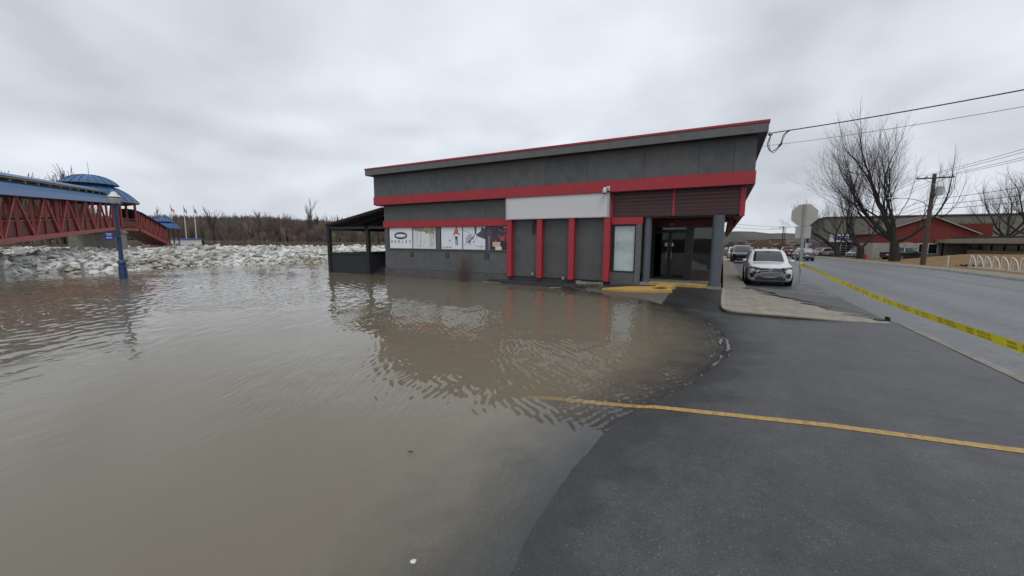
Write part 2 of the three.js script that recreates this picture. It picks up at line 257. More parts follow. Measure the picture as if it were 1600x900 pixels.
const waterM = new THREE.MeshPhysicalMaterial({ color: rgb(0.97, 0.97, 0.95), roughness: 0.025, transmission: 1, thickness: 0, ior: 1.33 });
const water = structure('water', gridG(lines([-60, -30, 0.5], [-30, -14, 0.11], [-14, -8, 0.05], [-8, 0.5, 0.026]), lines([-16.9, -13, 0.045], [-13, -7.5, 0.032], [-7.5, -2.4, 0.025], [-2.4, 1.6, 0.08], [1.6, 40, 0.8]), waterH), waterM);
mesh('river_reach', gridG(lines([-60, -30, 0.5], [-30, -17.6, 0.2]), lines([-80, -24, 0.8], [-24, -16.9, 0.15]), waterH), waterM, water);
{
  const mud = rgb(0.36, 0.318, 0.236), bottom = new THREE.MeshPhysicalMaterial({ color: mud, roughness: 1, specularIntensity: 0 });
  const sheet = () => mergeGeometries([new THREE.PlaneGeometry(62, 57).rotateX(-Math.PI / 2).translate(-30, 0, 11.6), new THREE.PlaneGeometry(44, 64).rotateX(-Math.PI / 2).translate(-39.6, 0, -48.9)]);
  for (const [y, a] of Array.from({ length: 14 }, (_, i) => [0.009 + i * 0.0066, 0.016 + 0.0135 * i])) { const o = mesh('turbid_layer', sheet(), new THREE.MeshPhysicalMaterial({ color: mud, roughness: 1, specularIntensity: 0, transparent: true, opacity: a }), water); o.position.y = -y; }
  const o = mesh('silt_layer', sheet(), bottom, water); o.position.y = -0.104;
}

// ------------------------------------------------------------------ the shop
{
  const shop = thing('shop_building', 'dark grey flat-roofed shop with red bands and posts standing in flood water', 'building');
  const ZW = -16.6, ZU = -16.3, ZF = -15.9, BACK = -46;
  // roof with deep fascia, soffit and red drip edge
  const roof = mesh('roof', boxG(-18.3, 1.05, 5.8, 6.0, BACK, ZF - 0.05), M.greyDark, shop);
  const fx = [-18.37, -11.2, -4.3, 1.1];
  for (let i = 0; i < 3; i++) mesh('fascia_board', boxG(fx[i] + (i ? 0.004 : 0), fx[i + 1], 5.74, 6.05, ZF - 0.045, ZF, 0.008), M.greyLight, roof);
  for (const x of [-18.37, 1.06]) mesh('fascia_board', boxG(x, x + 0.04, 5.74, 6.05, BACK, ZF - 0.05), M.greyLight, roof);
  mesh('drip_edge', boxG(-18.4, 1.13, 6.052, 6.135, ZF - 0.12, ZF + 0.025, 0.01), M.red, roof);
  for (const x of [-18.4, 1.05]) mesh('drip_edge', boxG(x, x + 0.08, 6.052, 6.135, BACK, ZF - 0.13), M.red, roof);
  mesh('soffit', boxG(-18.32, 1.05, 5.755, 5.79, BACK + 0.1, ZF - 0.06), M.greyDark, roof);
  // upper wall of sheet panels
  mesh('upper_wall', boxG(-18.12, 0.8, 4.1, 5.75, BACK + 0.2, ZU - 0.03), M.greyDark, shop);
  const seams = [-18.14, -16.05, -13.6, -11.55, -9.1, -7.2, -5.25, -2.95, -1.0, 0.15, 0.83];
  const pm = [M.grey, mat([0.12, 0.121, 0.126], 0.6, { map: claddingTex }), mat([0.108, 0.112, 0.119], 0.64, { map: claddingTex })];
  for (let i = 0; i < seams.length - 1; i++) mesh('panel', boxG(seams[i] + 0.005, seams[i + 1] - 0.005, 4.555, 5.753, ZU - 0.028, ZU - 0.002 * (i % 2), 0.004), pm[i % 3], shop);
  for (let i = 0, z = ZU - 0.03; i < 12; i++, z -= 2.4) { mesh('panel', boxG(0.802, 0.83, 4.555, 5.753, z - 2.39, z), pm[i % 3], shop); mesh('panel', boxG(-18.145, -18.122, 4.555, 5.753, z - 2.39, z), pm[(i + 1) % 3], shop); }
  mesh('red_band', boxG(-18.17, 0.86, 4.09, 4.55, ZU - 0.06, ZU + 0.035, 0.008), M.red, shop);
  for (const x of [-18.17, 0.82]) mesh('red_band', boxG(x, x + 0.04, 4.09, 4.55, BACK + 0.2, ZU - 0.07), M.red, shop);
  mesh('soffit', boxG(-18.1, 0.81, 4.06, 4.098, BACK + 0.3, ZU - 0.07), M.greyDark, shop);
  // lower walls
  const lw = (name, x0, x1, y0, y1, m = M.grey, z1 = ZW, z0 = ZW - 0.22) => mesh(name, boxG(x0, x1, y0, y1, z0, z1), m, shop);
  for (const [a, b] of [[-17.7, -15.6], [-15.6, -13.1], [-13.1, -10.6], [-10.6, -9.16]]) { lw('wall_panel', a + 0.004, b - 0.004, 3.16, 4.055); }
  for (const [a, b] of [[-17.7, -14.6], [-14.6, -11.5], [-11.5, -9.16]]) lw('wall_panel', a + 0.004, b - 0.004, 0.42, 1.56, mat([0.132, 0.136, 0.144], 0.6, { map: claddingTex }));
  lw('wall', -17.7, -17.42, 1.56, 2.79); lw('wall', -13.83, -13.55, 1.6, 2.79, mat([0.11, 0.115, 0.122], 0.6), ZW - 0.04);
  mesh('red_band', boxG(-17.76, -9.24, 2.79, 3.165, ZW - 0.2, ZW + 0.06, 0.008), M.red, shop);
  mesh('sill', boxG(-17.42, -9.24, 1.555, 1.6, ZW - 0.25, ZW + 0.07, 0.006), M.greyLight, shop);
  mesh('foundation', boxG(-17.73, -9.2, -1.2, 0.41, ZW - 0.2, ZW + 0.05), mat([0.13, 0.133, 0.14], 0.8, { map: concreteTex }), shop);
  mesh('foundation', boxG(-9.2, -4.3, -1.2, 0.3, ZW - 0.2, ZW + 0.02), mat([0.05, 0.052, 0.058], 0.7, { map: concreteTex }), shop);
  mesh('ledge', boxG(-10.3, -5.6, -0.3, 0.14, ZW + 0.02, ZW + 0.3, 0.02), mat([0.035, 0.036, 0.04], 0.6), shop);
  mesh('wall', boxG(-17.68, -17.48, -1.2, 4.06, BACK + 0.3, ZW - 0.23), M.grey, shop);
  mesh('wall', boxG(-17.6, -0.2, -1.2, 4.06, BACK + 0.1, BACK + 0.28), M.grey, shop);
  // window frames behind the sill: mullions and dark glass, posters stand inside
  for (const x of [-17.42, -15.6, -13.88, -13.55, -12.1, -10.66, -9.26]) mesh('mullion', boxG(x, x + 0.06, 1.6, 2.79, ZW - 0.18, ZW - 0.06), M.black, shop);
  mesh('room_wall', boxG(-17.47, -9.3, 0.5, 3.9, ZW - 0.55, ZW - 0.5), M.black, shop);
  for (const [px, s] of [[-15.6, 0.27], [-13.05, 0.27], [-10.55, 0.28]]) { const v = mesh('vent', boxG(px - s / 2, px + s / 2, 1.14, 1.14 + s, ZW, ZW + 0.03, 0.006), M.greyDark, shop); for (let k = 0; k < 4; k++) mesh('slat', boxG(px - s / 2 + 0.02, px + s / 2 - 0.02, 1.17 + k * 0.06, 1.2 + k * 0.06, ZW + 0.03, ZW + 0.042), M.grey, v); }
  for (const [sx, h] of [[-13.02, 0.34], [-10.52, 0.5]]) mesh('lime_streak', boxG(sx - 0.02, sx + 0.015, 1.12 - h, 1.12, ZW + 0.0015, ZW + 0.004), mat([0.2, 0.2, 0.2], 0.9, { map: concreteTex }), shop);
  // blind bays between the red posts
  const pxs = [-9.1, -7.5, -5.94, -4.36];
  for (const x of pxs) mesh('post', boxG(x - 0.13, x + 0.13, 0.33, 3.06, ZW - 0.05, ZW + 0.26, 0.012), M.red, shop);
  for (let i = 0; i < 3; i++) lw('bay_panel', pxs[i] + 0.1, pxs[i + 1] - 0.1, 0.3, 4.05, [M.grey, mat([0.1, 0.102, 0.107], 0.6, { map: claddingTex }), mat([0.107, 0.108, 0.111], 0.58, { map: claddingTex })][i], ZW - 0.02);
  for (let i = 0; i < 3; i++) mesh('trim', boxG(pxs[i] + 0.132, pxs[i + 1] - 0.132, 0.3, 0.36, ZW - 0.018, ZW + 0.03), M.black, shop);
  const cd = mesh('conduit', cyl(0.025, 0.025, 0.75, -7.93, 2.35, ZW + 0.06, 8), M.black, shop); mesh('conduit', cyl(0.02, 0.02, 0.7, -7.84, 2.38, ZW + 0.05, 8), M.black, shop);
  mesh('junction_box', boxG(-7.97, -7.87, 0.42, 0.56, ZW - 0.01, ZW + 0.06, 0.01), mat([0.35, 0.35, 0.36], 0.5), shop); mesh('conduit', cyl(0.012, 0.012, 0.16, -7.86, 0.5, ZW + 0.03, 6), M.black, shop);
  mesh('junction_box', boxG(-6.42, -6.3, 0.3, 0.42, ZW - 0.01, ZW + 0.08, 0.01), mat([0.35, 0.35, 0.36], 0.5), shop);
  { // broken cladding with pale insulation showing
    const r = rng(4); for (let i = 0; i < 5; i++) { const x = -5.75 + i * 0.25; mesh('insulation', boxG(x, x + 0.24, 0.06, 0.24 + 0.05 * r(), ZW + 0.021, ZW + 0.04 + 0.04 * r(), 0.012), mat([0.42, 0.52, 0.47], 0.9, { map: concreteTex }), shop); }
  }
  // louvred fascia over the entrance: dark boards with red joints, and its return along the street
  mesh('louvre_back', boxG(-4.2, 0.55, 3.06, 4.05, ZW - 0.1, ZW - 0.02), M.red, shop);
  for (let k = 0; k < 7; k++) { mesh('board', boxG(-4.18, -1.86, 3.075 + k * 0.14, 3.182 + k * 0.14, ZW - 0.03, ZW + 0.0), M.greyDark, shop); mesh('board', boxG(-1.76, 0.44, 3.075 + k * 0.14, 3.182 + k * 0.14, ZW - 0.03, ZW + 0.0), M.greyDark, shop); }
  mesh('trim', boxG(-4.28, -4.19, 3.06, 4.085, ZW - 0.12, ZW + 0.04, 0.006), M.red, shop); mesh('trim', boxG(-1.855, -1.765, 3.07, 4.085, ZW - 0.04, ZW + 0.03, 0.006), M.red, shop); mesh('trim', boxG(0.45, 0.62, 3.0, 4.085, ZW - 0.14, ZW + 0.04, 0.008), M.red, shop);
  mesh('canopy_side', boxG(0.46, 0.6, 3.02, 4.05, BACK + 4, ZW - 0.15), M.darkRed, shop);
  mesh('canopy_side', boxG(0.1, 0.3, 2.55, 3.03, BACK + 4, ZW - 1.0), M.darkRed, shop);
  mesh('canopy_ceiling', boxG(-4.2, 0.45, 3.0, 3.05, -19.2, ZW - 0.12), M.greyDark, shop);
  // entrance corner
  mesh('lintel', boxG(-4.23, -2.95, 2.76, 3.055, ZW - 0.2, ZW + 0.05, 0.008), M.red, shop);
  mesh('wall', boxG(-4.23, -2.98, 0.05, 0.74, ZW - 0.2, ZW - 0.01), M.grey, shop);
  mesh('pilaster', boxG(-3.2, -2.98, 0.1, 2.755, ZW - 0.2, ZW + 0.05, 0.01), M.greyLight, shop);
  const w = mesh('window_frame', merged([boxG(-4.22, -4.12, 0.74, 2.755, ZW - 0.15, ZW - 0.02), boxG(-3.26, -3.2, 0.74, 2.755, ZW - 0.15, ZW - 0.02), boxG(-4.12, -3.26, 0.74, 0.8, ZW - 0.15, ZW), boxG(-4.12, -3.26, 2.7, 2.755, ZW - 0.15, ZW - 0.02)]), M.black, shop);
  mesh('pane', boxG(-4.12, -3.26, 0.8, 2.7, ZW - 0.075, ZW - 0.07), M.glass, w);
  { const g = new THREE.PlaneGeometry(0.83, 1.9, 14, 24), p = g.attributes.position; for (let i = 0; i < p.count; i++) p.setZ(i, 0.012 * n2(p.getX(i) * 3, p.getY(i) * 2.4) + 0.006 * n2(p.getX(i) * 9, p.getY(i) * 7)); g.computeVertexNormals(); g.translate(-3.69, 1.74, ZW - 0.12); mesh('paper_sheet', g, mat([0.74, 0.8, 0.82], 0.8, { side: THREE.DoubleSide }), w); }
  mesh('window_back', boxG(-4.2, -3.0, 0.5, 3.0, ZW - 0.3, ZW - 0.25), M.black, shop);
  for (const [x, r] of [[-2.78, 0.16], [-0.2, 0.2]]) { const c = mesh('column', cyl(r, r, 2.66, x, 0.38, ZW + (x > -1 ? 0.05 : -0.25), 28), M.column, shop); mesh('column_base', cyl(r + 0.03, r + 0.03, 0.12, x, 0.37, ZW + (x > -1 ? 0.05 : -0.25), 28), M.column, c); mesh('column_base', boxG(x - r - 0.03, x + r + 0.03, 0.0, 0.37, ZW - 0.2 + (x > -1 ? 0 : -0.25), ZW + 0.28 + (x > -1 ? 0 : -0.25)), M.concrete, c); }
  mesh('platform', boxG(-2.98, -0.02, -0.6, 0.385, -19.2, ZW - 0.2), mat([0.3, 0.29, 0.27], 0.85, { map: concreteTex }), shop);
  mesh('step_nosing', boxG(-2.62, -0.42, 0.1, 0.4, ZW - 0.22, ZW + 0.06, 0.02), mat([0.6, 0.43, 0.16], 0.75, { map: concreteTex }), shop);
  const ZD = -18.4, tinted = new THREE.MeshPhysicalMaterial({ color: rgb(0.4, 0.36, 0.32), roughness: 0.03, transmission: 1, thickness: 0, ior: 1.4 });
  const dz0 = ZD - 0.06, dz1 = ZD;
  mesh('door_head', boxG(-3.3, -0.02, 2.72, 3.0, ZD - 0.1, ZD + 0.03), M.darkRed, shop);
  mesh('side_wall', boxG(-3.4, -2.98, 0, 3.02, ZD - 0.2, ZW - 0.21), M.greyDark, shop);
  const frame = (x0, x1, y0, y1, t = 0.07) => merged([boxG(x0, x0 + t, y0, y1, dz0, dz1), boxG(x1 - t, x1, y0, y1, dz0, dz1), boxG(x0 + t, x1 - t, y0, y0 + t * 1.3, dz0, dz1), boxG(x0 + t, x1 - t, y1 - t, y1, dz0, dz1)]);
  for (const [x0, x1, hx] of [[-2.78, -2.1, -2.2], [-2.07, -1.4, -1.99]]) {
    const d = mesh('door', frame(x0, x1, 0.4, 2.5), M.black, shop); mesh('pane', boxG(x0 + 0.07, x1 - 0.07, 0.49, 2.43, ZD - 0.035, ZD - 0.03), tinted, d);
    mesh('handle', cyl(0.016, 0.016, 0.3, hx, 1.3, ZD + 0.05, 8), M.steel, d); mesh('door_notice', boxG(hx - 0.09, hx + 0.06, 1.85, 2.0, ZD - 0.029, ZD - 0.026), M.white, d);
  }
  const tr = mesh('transom', frame(-2.78, -1.4, 2.52, 2.72, 0.05), M.black, shop); mesh('pane', boxG(-2.73, -1.45, 2.57, 2.67, ZD - 0.035, ZD - 0.03), M.glass, tr);
  const sl = mesh('sidelight', frame(-1.2, -0.32, 0.75, 2.72), mat([0.045, 0.03, 0.024], 0.5), shop); mesh('pane', boxG(-1.13, -0.39, 0.84, 2.65, ZD - 0.035, ZD - 0.03), M.glass, sl);
  mesh('sidelight_panel', boxG(-1.2, -0.32, 0.386, 0.745, dz0, dz1), mat([0.05, 0.03, 0.024], 0.6), shop);
  mesh('door_post', boxG(-1.395, -1.205, 0.386, 2.72, dz0 - 0.02, dz1 + 0.02), M.black, shop); mesh('door_post', boxG(-2.98, -2.785, 0.386, 2.72, dz0 - 0.02, dz1 + 0.02), M.black, shop); mesh('door_post', boxG(-0.315, -0.02, 0.386, 2.72, dz0 - 0.02, dz1 + 0.02), M.black, shop);
  mesh('street_number', boxG(-2.1, -1.95, 2.79, 2.85, ZD + 0.03, ZD + 0.036), mat([0.3, 0.28, 0.26], 0.5), shop);
  // dim room behind the doors
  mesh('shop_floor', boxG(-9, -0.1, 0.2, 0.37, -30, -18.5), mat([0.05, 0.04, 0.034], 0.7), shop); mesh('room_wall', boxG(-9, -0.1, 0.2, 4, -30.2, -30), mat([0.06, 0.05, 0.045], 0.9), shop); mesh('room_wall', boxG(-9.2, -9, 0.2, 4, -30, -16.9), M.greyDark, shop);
  mesh('street_wall', boxG(-0.15, -0.02, -0.5, 4.0, BACK + 0.3, ZD - 0.1), M.grey, shop);
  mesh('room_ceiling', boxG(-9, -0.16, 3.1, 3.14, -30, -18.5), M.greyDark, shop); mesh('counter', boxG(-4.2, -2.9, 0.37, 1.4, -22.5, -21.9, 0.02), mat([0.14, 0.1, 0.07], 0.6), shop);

  // ---------------- things fixed to the front
  const sg = thing('blank_sign', 'long blank pale grey sign box under the red band above the blind bays', 'sign', [0, 0, 0]);
  mesh('sign_face', boxG(-9.21, -4.36, 3.1, 4.06, ZW + 0.2, ZW + 0.27), mat([0.58, 0.58, 0.595], 0.4, { map: null }), sg);
  mesh('sign_frame', merged([boxG(-9.27, -9.2, 3.045, 4.085, ZW - 0.015, ZW + 0.29), boxG(-4.37, -4.29, 3.065, 4.085, ZW + 0.045, ZW + 0.29), boxG(-9.2, -4.37, 3.065, 3.11, ZW - 0.015, ZW + 0.29), boxG(-9.2, -4.37, 4.05, 4.085, ZW - 0.015, ZW + 0.29)]), mat([0.5, 0.5, 0.51], 0.45), sg);
  const sc = thing('security_camera', 'small white dome security camera on the red band above the blank sign', 'camera', [-4.4, 4.12, ZU + 0.04]);
  mesh('bracket', merged([boxG(0.02, 0.14, 0.02, 0.2, 0, 0.05, 0.01), boxG(-0.06, 0.1, 0.1, 0.15, 0.03, 0.2, 0.01)]), M.white, sc); mesh('housing', metricUV(new THREE.LatheGeometry([[0, 0.14], [0.05, 0.13], [0.085, 0.04], [0.085, -0.05], [0.075, -0.08]].map(([a, b]) => new THREE.Vector2(a, b)), 16).translate(-0.03, 0.0, 0.2)), M.white, sc); mesh('dome', metricUV(new THREE.SphereGeometry(0.06, 14, 8, 0, 2 * Math.PI, Math.PI / 2, Math.PI / 2).translate(-0.03, -0.08, 0.2)), mat([0.01, 0.01, 0.012], 0.1), sc);
}

// ------------------------------------------------------------------ window posters
function canvasTex(w, h, draw) { const c = document.createElement('canvas'); c.width = w; c.height = h; draw(c.getContext('2d'), w, h); const t = new THREE.CanvasTexture(c); t.colorSpace = THREE.SRGBColorSpace; return t; }
function poster(label, x0, x1, draw) {
  const w = x1 - x0, h = 1.17, t = canvasTex(320, Math.round(320 * h / w), draw), g = new THREE.BoxGeometry(w, h, 0.008).translate((x0 + x1) / 2, 1.603 + h / 2, -16.66);
  const o = mesh('poster', g, [0, 1, 2, 3, 4, 5].map((k) => (k === 4 ? new THREE.MeshPhysicalMaterial({ map: t, roughness: 0.35 }) : M.white))); tag(o, label, 'poster', 'posters in the shop window'); return o;
}
const figure = (c, x, y, s, top, dark) => { c.fillStyle = top; c.beginPath(); c.moveTo(x - 16 * s, y - 40 * s); c.lineTo(x + 16 * s, y - 40 * s); c.lineTo(x + 26 * s, y - 5 * s); c.lineTo(x + 14 * s, y + 2 * s); c.lineTo(x - 14 * s, y + 2 * s); c.lineTo(x - 28 * s, y - 5 * s); c.fill(); c.fillStyle = dark; c.beginPath(); c.arc(x, y - 52 * s, 9 * s, 0, 7); c.fill(); c.fillRect(x - 14 * s, y + 18 * s, 26 * s, 26 * s); c.fillRect(x - 10 * s, y + 44 * s, 9 * s, 45 * s); c.fillRect(x + 4 * s, y + 44 * s, 9 * s, 50 * s); c.fillRect(x - 32 * s, y - 6 * s, 9 * s, 18 * s); c.fillRect(x + 24 * s, y - 6 * s, 9 * s, 18 * s); };
poster('white poster with oval ring logo and OAKLEY lettering, first from the porch', -17.36, -15.6, (c, w, h) => {
  c.fillStyle = '#dfe5ea'; c.fillRect(0, 0, w, h); c.strokeStyle = '#3c4249'; c.lineWidth = 15; c.beginPath(); c.ellipse(w / 2, h * 0.38, w * 0.265, h * 0.14, 0, 0, 7); c.stroke(); c.lineWidth = 8; c.beginPath(); c.ellipse(w / 2, h * 0.38, w * 0.24, h * 0.1, 0, 0, 7); c.stroke();
  c.fillStyle = '#3c4249'; c.font = 'bold 44px sans-serif'; c.textAlign = 'center'; [...'OAKLEY'].forEach((ch, i) => c.fillText(ch, w * (0.1 + i * 0.16), h * 0.74));
});
poster('pale poster of tall tree trunks in snow under ochre branches', -15.54, -13.88, (c, w, h) => {
  const r = rng(3); c.fillStyle = '#d3d8da'; c.fillRect(0, 0, w, h);
  for (let i = 0; i < 260; i++) { c.fillStyle = ['#8d8157', '#a09572', '#77694a', '#b9b39a'][(r() * 4) | 0]; const x = r() * w, y = r() * h * 0.24 * (0.4 + x / w); c.beginPath(); c.ellipse(x, y, 4 + r() * 12, 2 + r() * 5, r() * 3, 0, 7); c.fill(); }
  for (let i = 0; i < 9; i++) { c.strokeStyle = ['#9a938f', '#b3a9a4', '#857c78'][i % 3]; c.lineWidth = 2 + r() * 5; const x = r() * w; c.beginPath(); c.moveTo(x, 0); c.lineTo(x + (r() - 0.5) * 20, h * (0.5 + r() * 0.5)); c.stroke(); }
  c.fillStyle = '#c9b9b4'; c.fillRect(w * 0.74, h * 0.3, w * 0.14, h * 0.6); c.fillStyle = '#75665f'; for (let i = 0; i < 40; i++) c.fillRect(r() * w, h * (0.5 + r() * 0.4), 3, 3 + r() * 10);
});
poster('white poster of one hockey player in a red jersey holding a stick', -13.49, -12.1, (c, w, h) => {
  c.fillStyle = '#dae1e6'; c.fillRect(0, 0, w, h); figure(c, w * 0.73, h * 0.32, 1.45, '#c8604f', '#3b3a44'); c.fillStyle = '#e8e4e2'; c.fillRect(w * 0.69, h * 0.33, 26, 24);
  c.strokeStyle = '#8a8d92'; c.lineWidth = 3; c.beginPath(); c.moveTo(w * 0.6, h * 0.4); c.lineTo(w * 0.45, h * 0.62); c.stroke(); c.strokeStyle = '#25262a'; c.lineWidth = 8; c.beginPath(); c.moveTo(w * 0.46, h * 0.65); c.lineTo(w * 0.36, h * 0.59); c.stroke();
  c.fillStyle = '#4b4f55'; c.beginPath(); c.arc(w * 0.1, h * 0.93, 9, 0, 7); c.fill(); c.font = 'bold 24px sans-serif'; c.fillText('DARTOM', w * 0.18, h * 0.955);
});
poster('sketchy poster of bounding pale figures against dark trees above a curved arrow', -12.04, -10.66, (c, w, h) => {
  const r = rng(8); c.fillStyle = '#d7dce2'; c.fillRect(0, 0, w, h); c.fillStyle = '#4a4756'; c.beginPath(); c.moveTo(w * 0.52, 0); c.lineTo(w * 0.62, 0); c.lineTo(w * 0.6, h * 0.4); c.lineTo(w, h * 0.55); c.lineTo(w, h * 0.1); c.lineTo(w * 0.85, 0); c.lineTo(w * 0.8, h * 0.2); c.lineTo(w * 0.66, h * 0.3); c.lineTo(w * 0.54, h * 0.34); c.fill();
  c.lineCap = 'round'; for (let i = 0; i < 26; i++) { c.strokeStyle = ['#5a5870', '#8689a0', '#a9adbd', '#3d3b49'][(r() * 4) | 0]; c.lineWidth = 3 + r() * 8; const x = w * (0.2 + 0.5 * r()), y = h * (0.28 + 0.36 * r()); c.beginPath(); c.moveTo(x, y); c.quadraticCurveTo(x - 20, y + 20, x - 55 * r() - 10, y + 60 * r() + 10); c.stroke(); }
  c.strokeStyle = '#55596a'; c.lineWidth = 4; c.beginPath(); c.moveTo(4, h * 0.16); c.lineTo(w * 0.3, h * 0.27); c.stroke(); c.beginPath(); c.moveTo(w * 0.58, h * 0.86); c.lineTo(w * 0.98, h * 0.87); c.stroke(); c.beginPath(); c.moveTo(w * 0.78, h * 0.78); c.quadraticCurveTo(w * 0.96, h * 0.84, w * 0.76, h * 0.95); c.stroke();
});
poster('dark photographic poster of a crowd with figures in red shirts', -10.6, -9.26, (c, w, h) => {
  const r = rng(21); c.fillStyle = '#2b232c'; c.fillRect(0, 0, w, h); for (let i = 0; i < 420; i++) { c.fillStyle = ['#3c2f3b', '#57404a', '#76505a', '#1a151d', '#8d6a70', '#463a4d'][(r() * 6) | 0]; c.fillRect(r() * w, r() * h * 0.62, 4 + r() * 14, 4 + r() * 14); }
  c.fillStyle = '#c2ad9c'; c.fillRect(w * 0.28, h * 0.66, w * 0.34, h * 0.2); c.fillStyle = '#d8cfc8'; c.fillRect(w * 0.4, h * 0.86, w * 0.3, h * 0.14); c.fillStyle = '#4d4456'; c.fillRect(0, h * 0.1, w * 0.2, h * 0.9); c.fillStyle = '#877a8c'; c.fillRect(w * 0.1, h * 0.4, w * 0.05, h * 0.6);
  figure(c, w * 0.72, h * 0.6, 1.3, '#b4413f', '#2a2228'); figure(c, w * 0.88, h * 0.5, 1.1, '#7d3d44', '#3a2c36'); c.fillStyle = '#cdd'; c.font = 'bold 20px sans-serif'; c.fillRect(w * 0.76, h * 0.03, w * 0.24, h * 0.03);
});
{ // the window glass in front of the posters belongs to the shop
  const shop = scene.getObjectByName('shop_building'); for (const [a, b] of [[-17.36, -15.6], [-15.54, -13.88], [-13.49, -12.1], [-12.04, -10.66], [-10.6, -9.26]]) mesh('pane', boxG(a, b, 1.603, 2.787, -16.672, -16.668), M.glass, shop);
}

// ------------------------------------------------------------------ porch on the river side
{
  const p = thing('covered_porch', 'dark timber lean-to porch standing in the water at the river end of the shop', 'porch');
  const dark = mat([0.03, 0.03, 0.034], 0.75, { map: woodTex }), dk2 = mat([0.036, 0.038, 0.045], 0.75, { map: woodTex }), Z0 = -16.6, Z1 = -29;
  for (const [x, z] of [[-22.78, Z0], [-19.18, Z0 - 0.05], [-22.78, -22.6], [-22.78, Z1], [-19.2, Z1], [-19.2, -22.6]]) mesh('post', boxG(x - 0.11, x + 0.11, -1.2, 2.9, z - 0.11, z + 0.11, 0.01), dark, p);
  const rz = (x) => lerp(3.06, 3.98, (x + 23) / (23 - 17.75));
  const roofG = (y, t, x0, x1, z0, z1) => { const g = boxG(x0, x1, 0, t, z0, z1), q = g.attributes.position; for (let i = 0; i < q.count; i++) q.setY(i, q.getY(i) + rz(q.getX(i)) + y); g.computeVertexNormals(); return g; };
  const rf = mesh('roof', roofG(-0.14, 0.1, -22.98, -17.72, Z1 - 0.3, Z0 + 0.1), dark, p); mesh('drip_edge', roofG(-0.04, 0.045, -23.02, -17.72, Z1 - 0.3, Z0 + 0.14), M.darkRed, rf);
  for (let z = Z0 - 0.8; z > Z1; z -= 1.2) mesh('rafter', roofG(-0.3, 0.15, -22.9, -17.74, z - 0.05, z), dark, rf);
  mesh('beam', boxG(-22.9, -17.72, 2.7, 2.9, Z1 - 0.1, Z1 + 0.1), dark, p); mesh('beam', boxG(-22.88, -22.68, 2.7, 2.9, Z1 + 0.11, Z0 - 0.12), dark, p);
  mesh('beam', boxG(-22.66, -17.72, 2.74, 2.9, Z0 - 0.06, Z0 + 0.06), dark, p);
  for (let x = -22.66; x < -19.4; x += 0.236) mesh('board', boxG(x, x + 0.23, -0.9, 1.16, Z0 - 0.02, Z0 + 0.012 * ((x * 7.3) % 1 > 0 ? 1 : 0.6) + 0.01), dk2, p);
  mesh('rail', boxG(-22.66, -19.3, 1.165, 1.23, Z0 - 0.08, Z0 + 0.06, 0.01), dark, p); mesh('rail', boxG(-22.84, -22.74, 1.165, 1.23, Z1 + 0.12, Z0 - 0.12, 0.01), dark, p);
  for (let z = Z0 - 0.13; z > Z1 + 0.3; z -= 0.6) { mesh('board', boxG(-22.8, -22.77, -0.9, 1.16, z - 0.59, z), dk2, p); mesh('board', boxG(-19.2, -19.17, -0.9, 1.16, z - 0.59, z - 0.05), dk2, p); }
  for (let k = 0; k < 4; k++) mesh('step', boxG(-19.1, -17.74, -0.3, 0.1 + k * 0.17, Z0 - 0.5 - k * 0.32, Z0 - 0.2 - k * 0.32, 0.01), dark, p);
  mesh('floor', boxG(-22.7, -17.74, 0.45, 0.55, Z1, Z0 - 1.8), dark, p);
  const ft = thing('bollard_ashtray', 'short dark post standing on the porch floor behind its front rail', 'bollard', [-18.25, 0.55, -19.4]); mesh('post', cyl(0.09, 0.09, 0.95, 0, 0, 0, 12), M.greyDark, ft); mesh('cap', cyl(0.11, 0.07, 0.12, 0, 0.95, 0, 12), M.greyDark, ft);
}
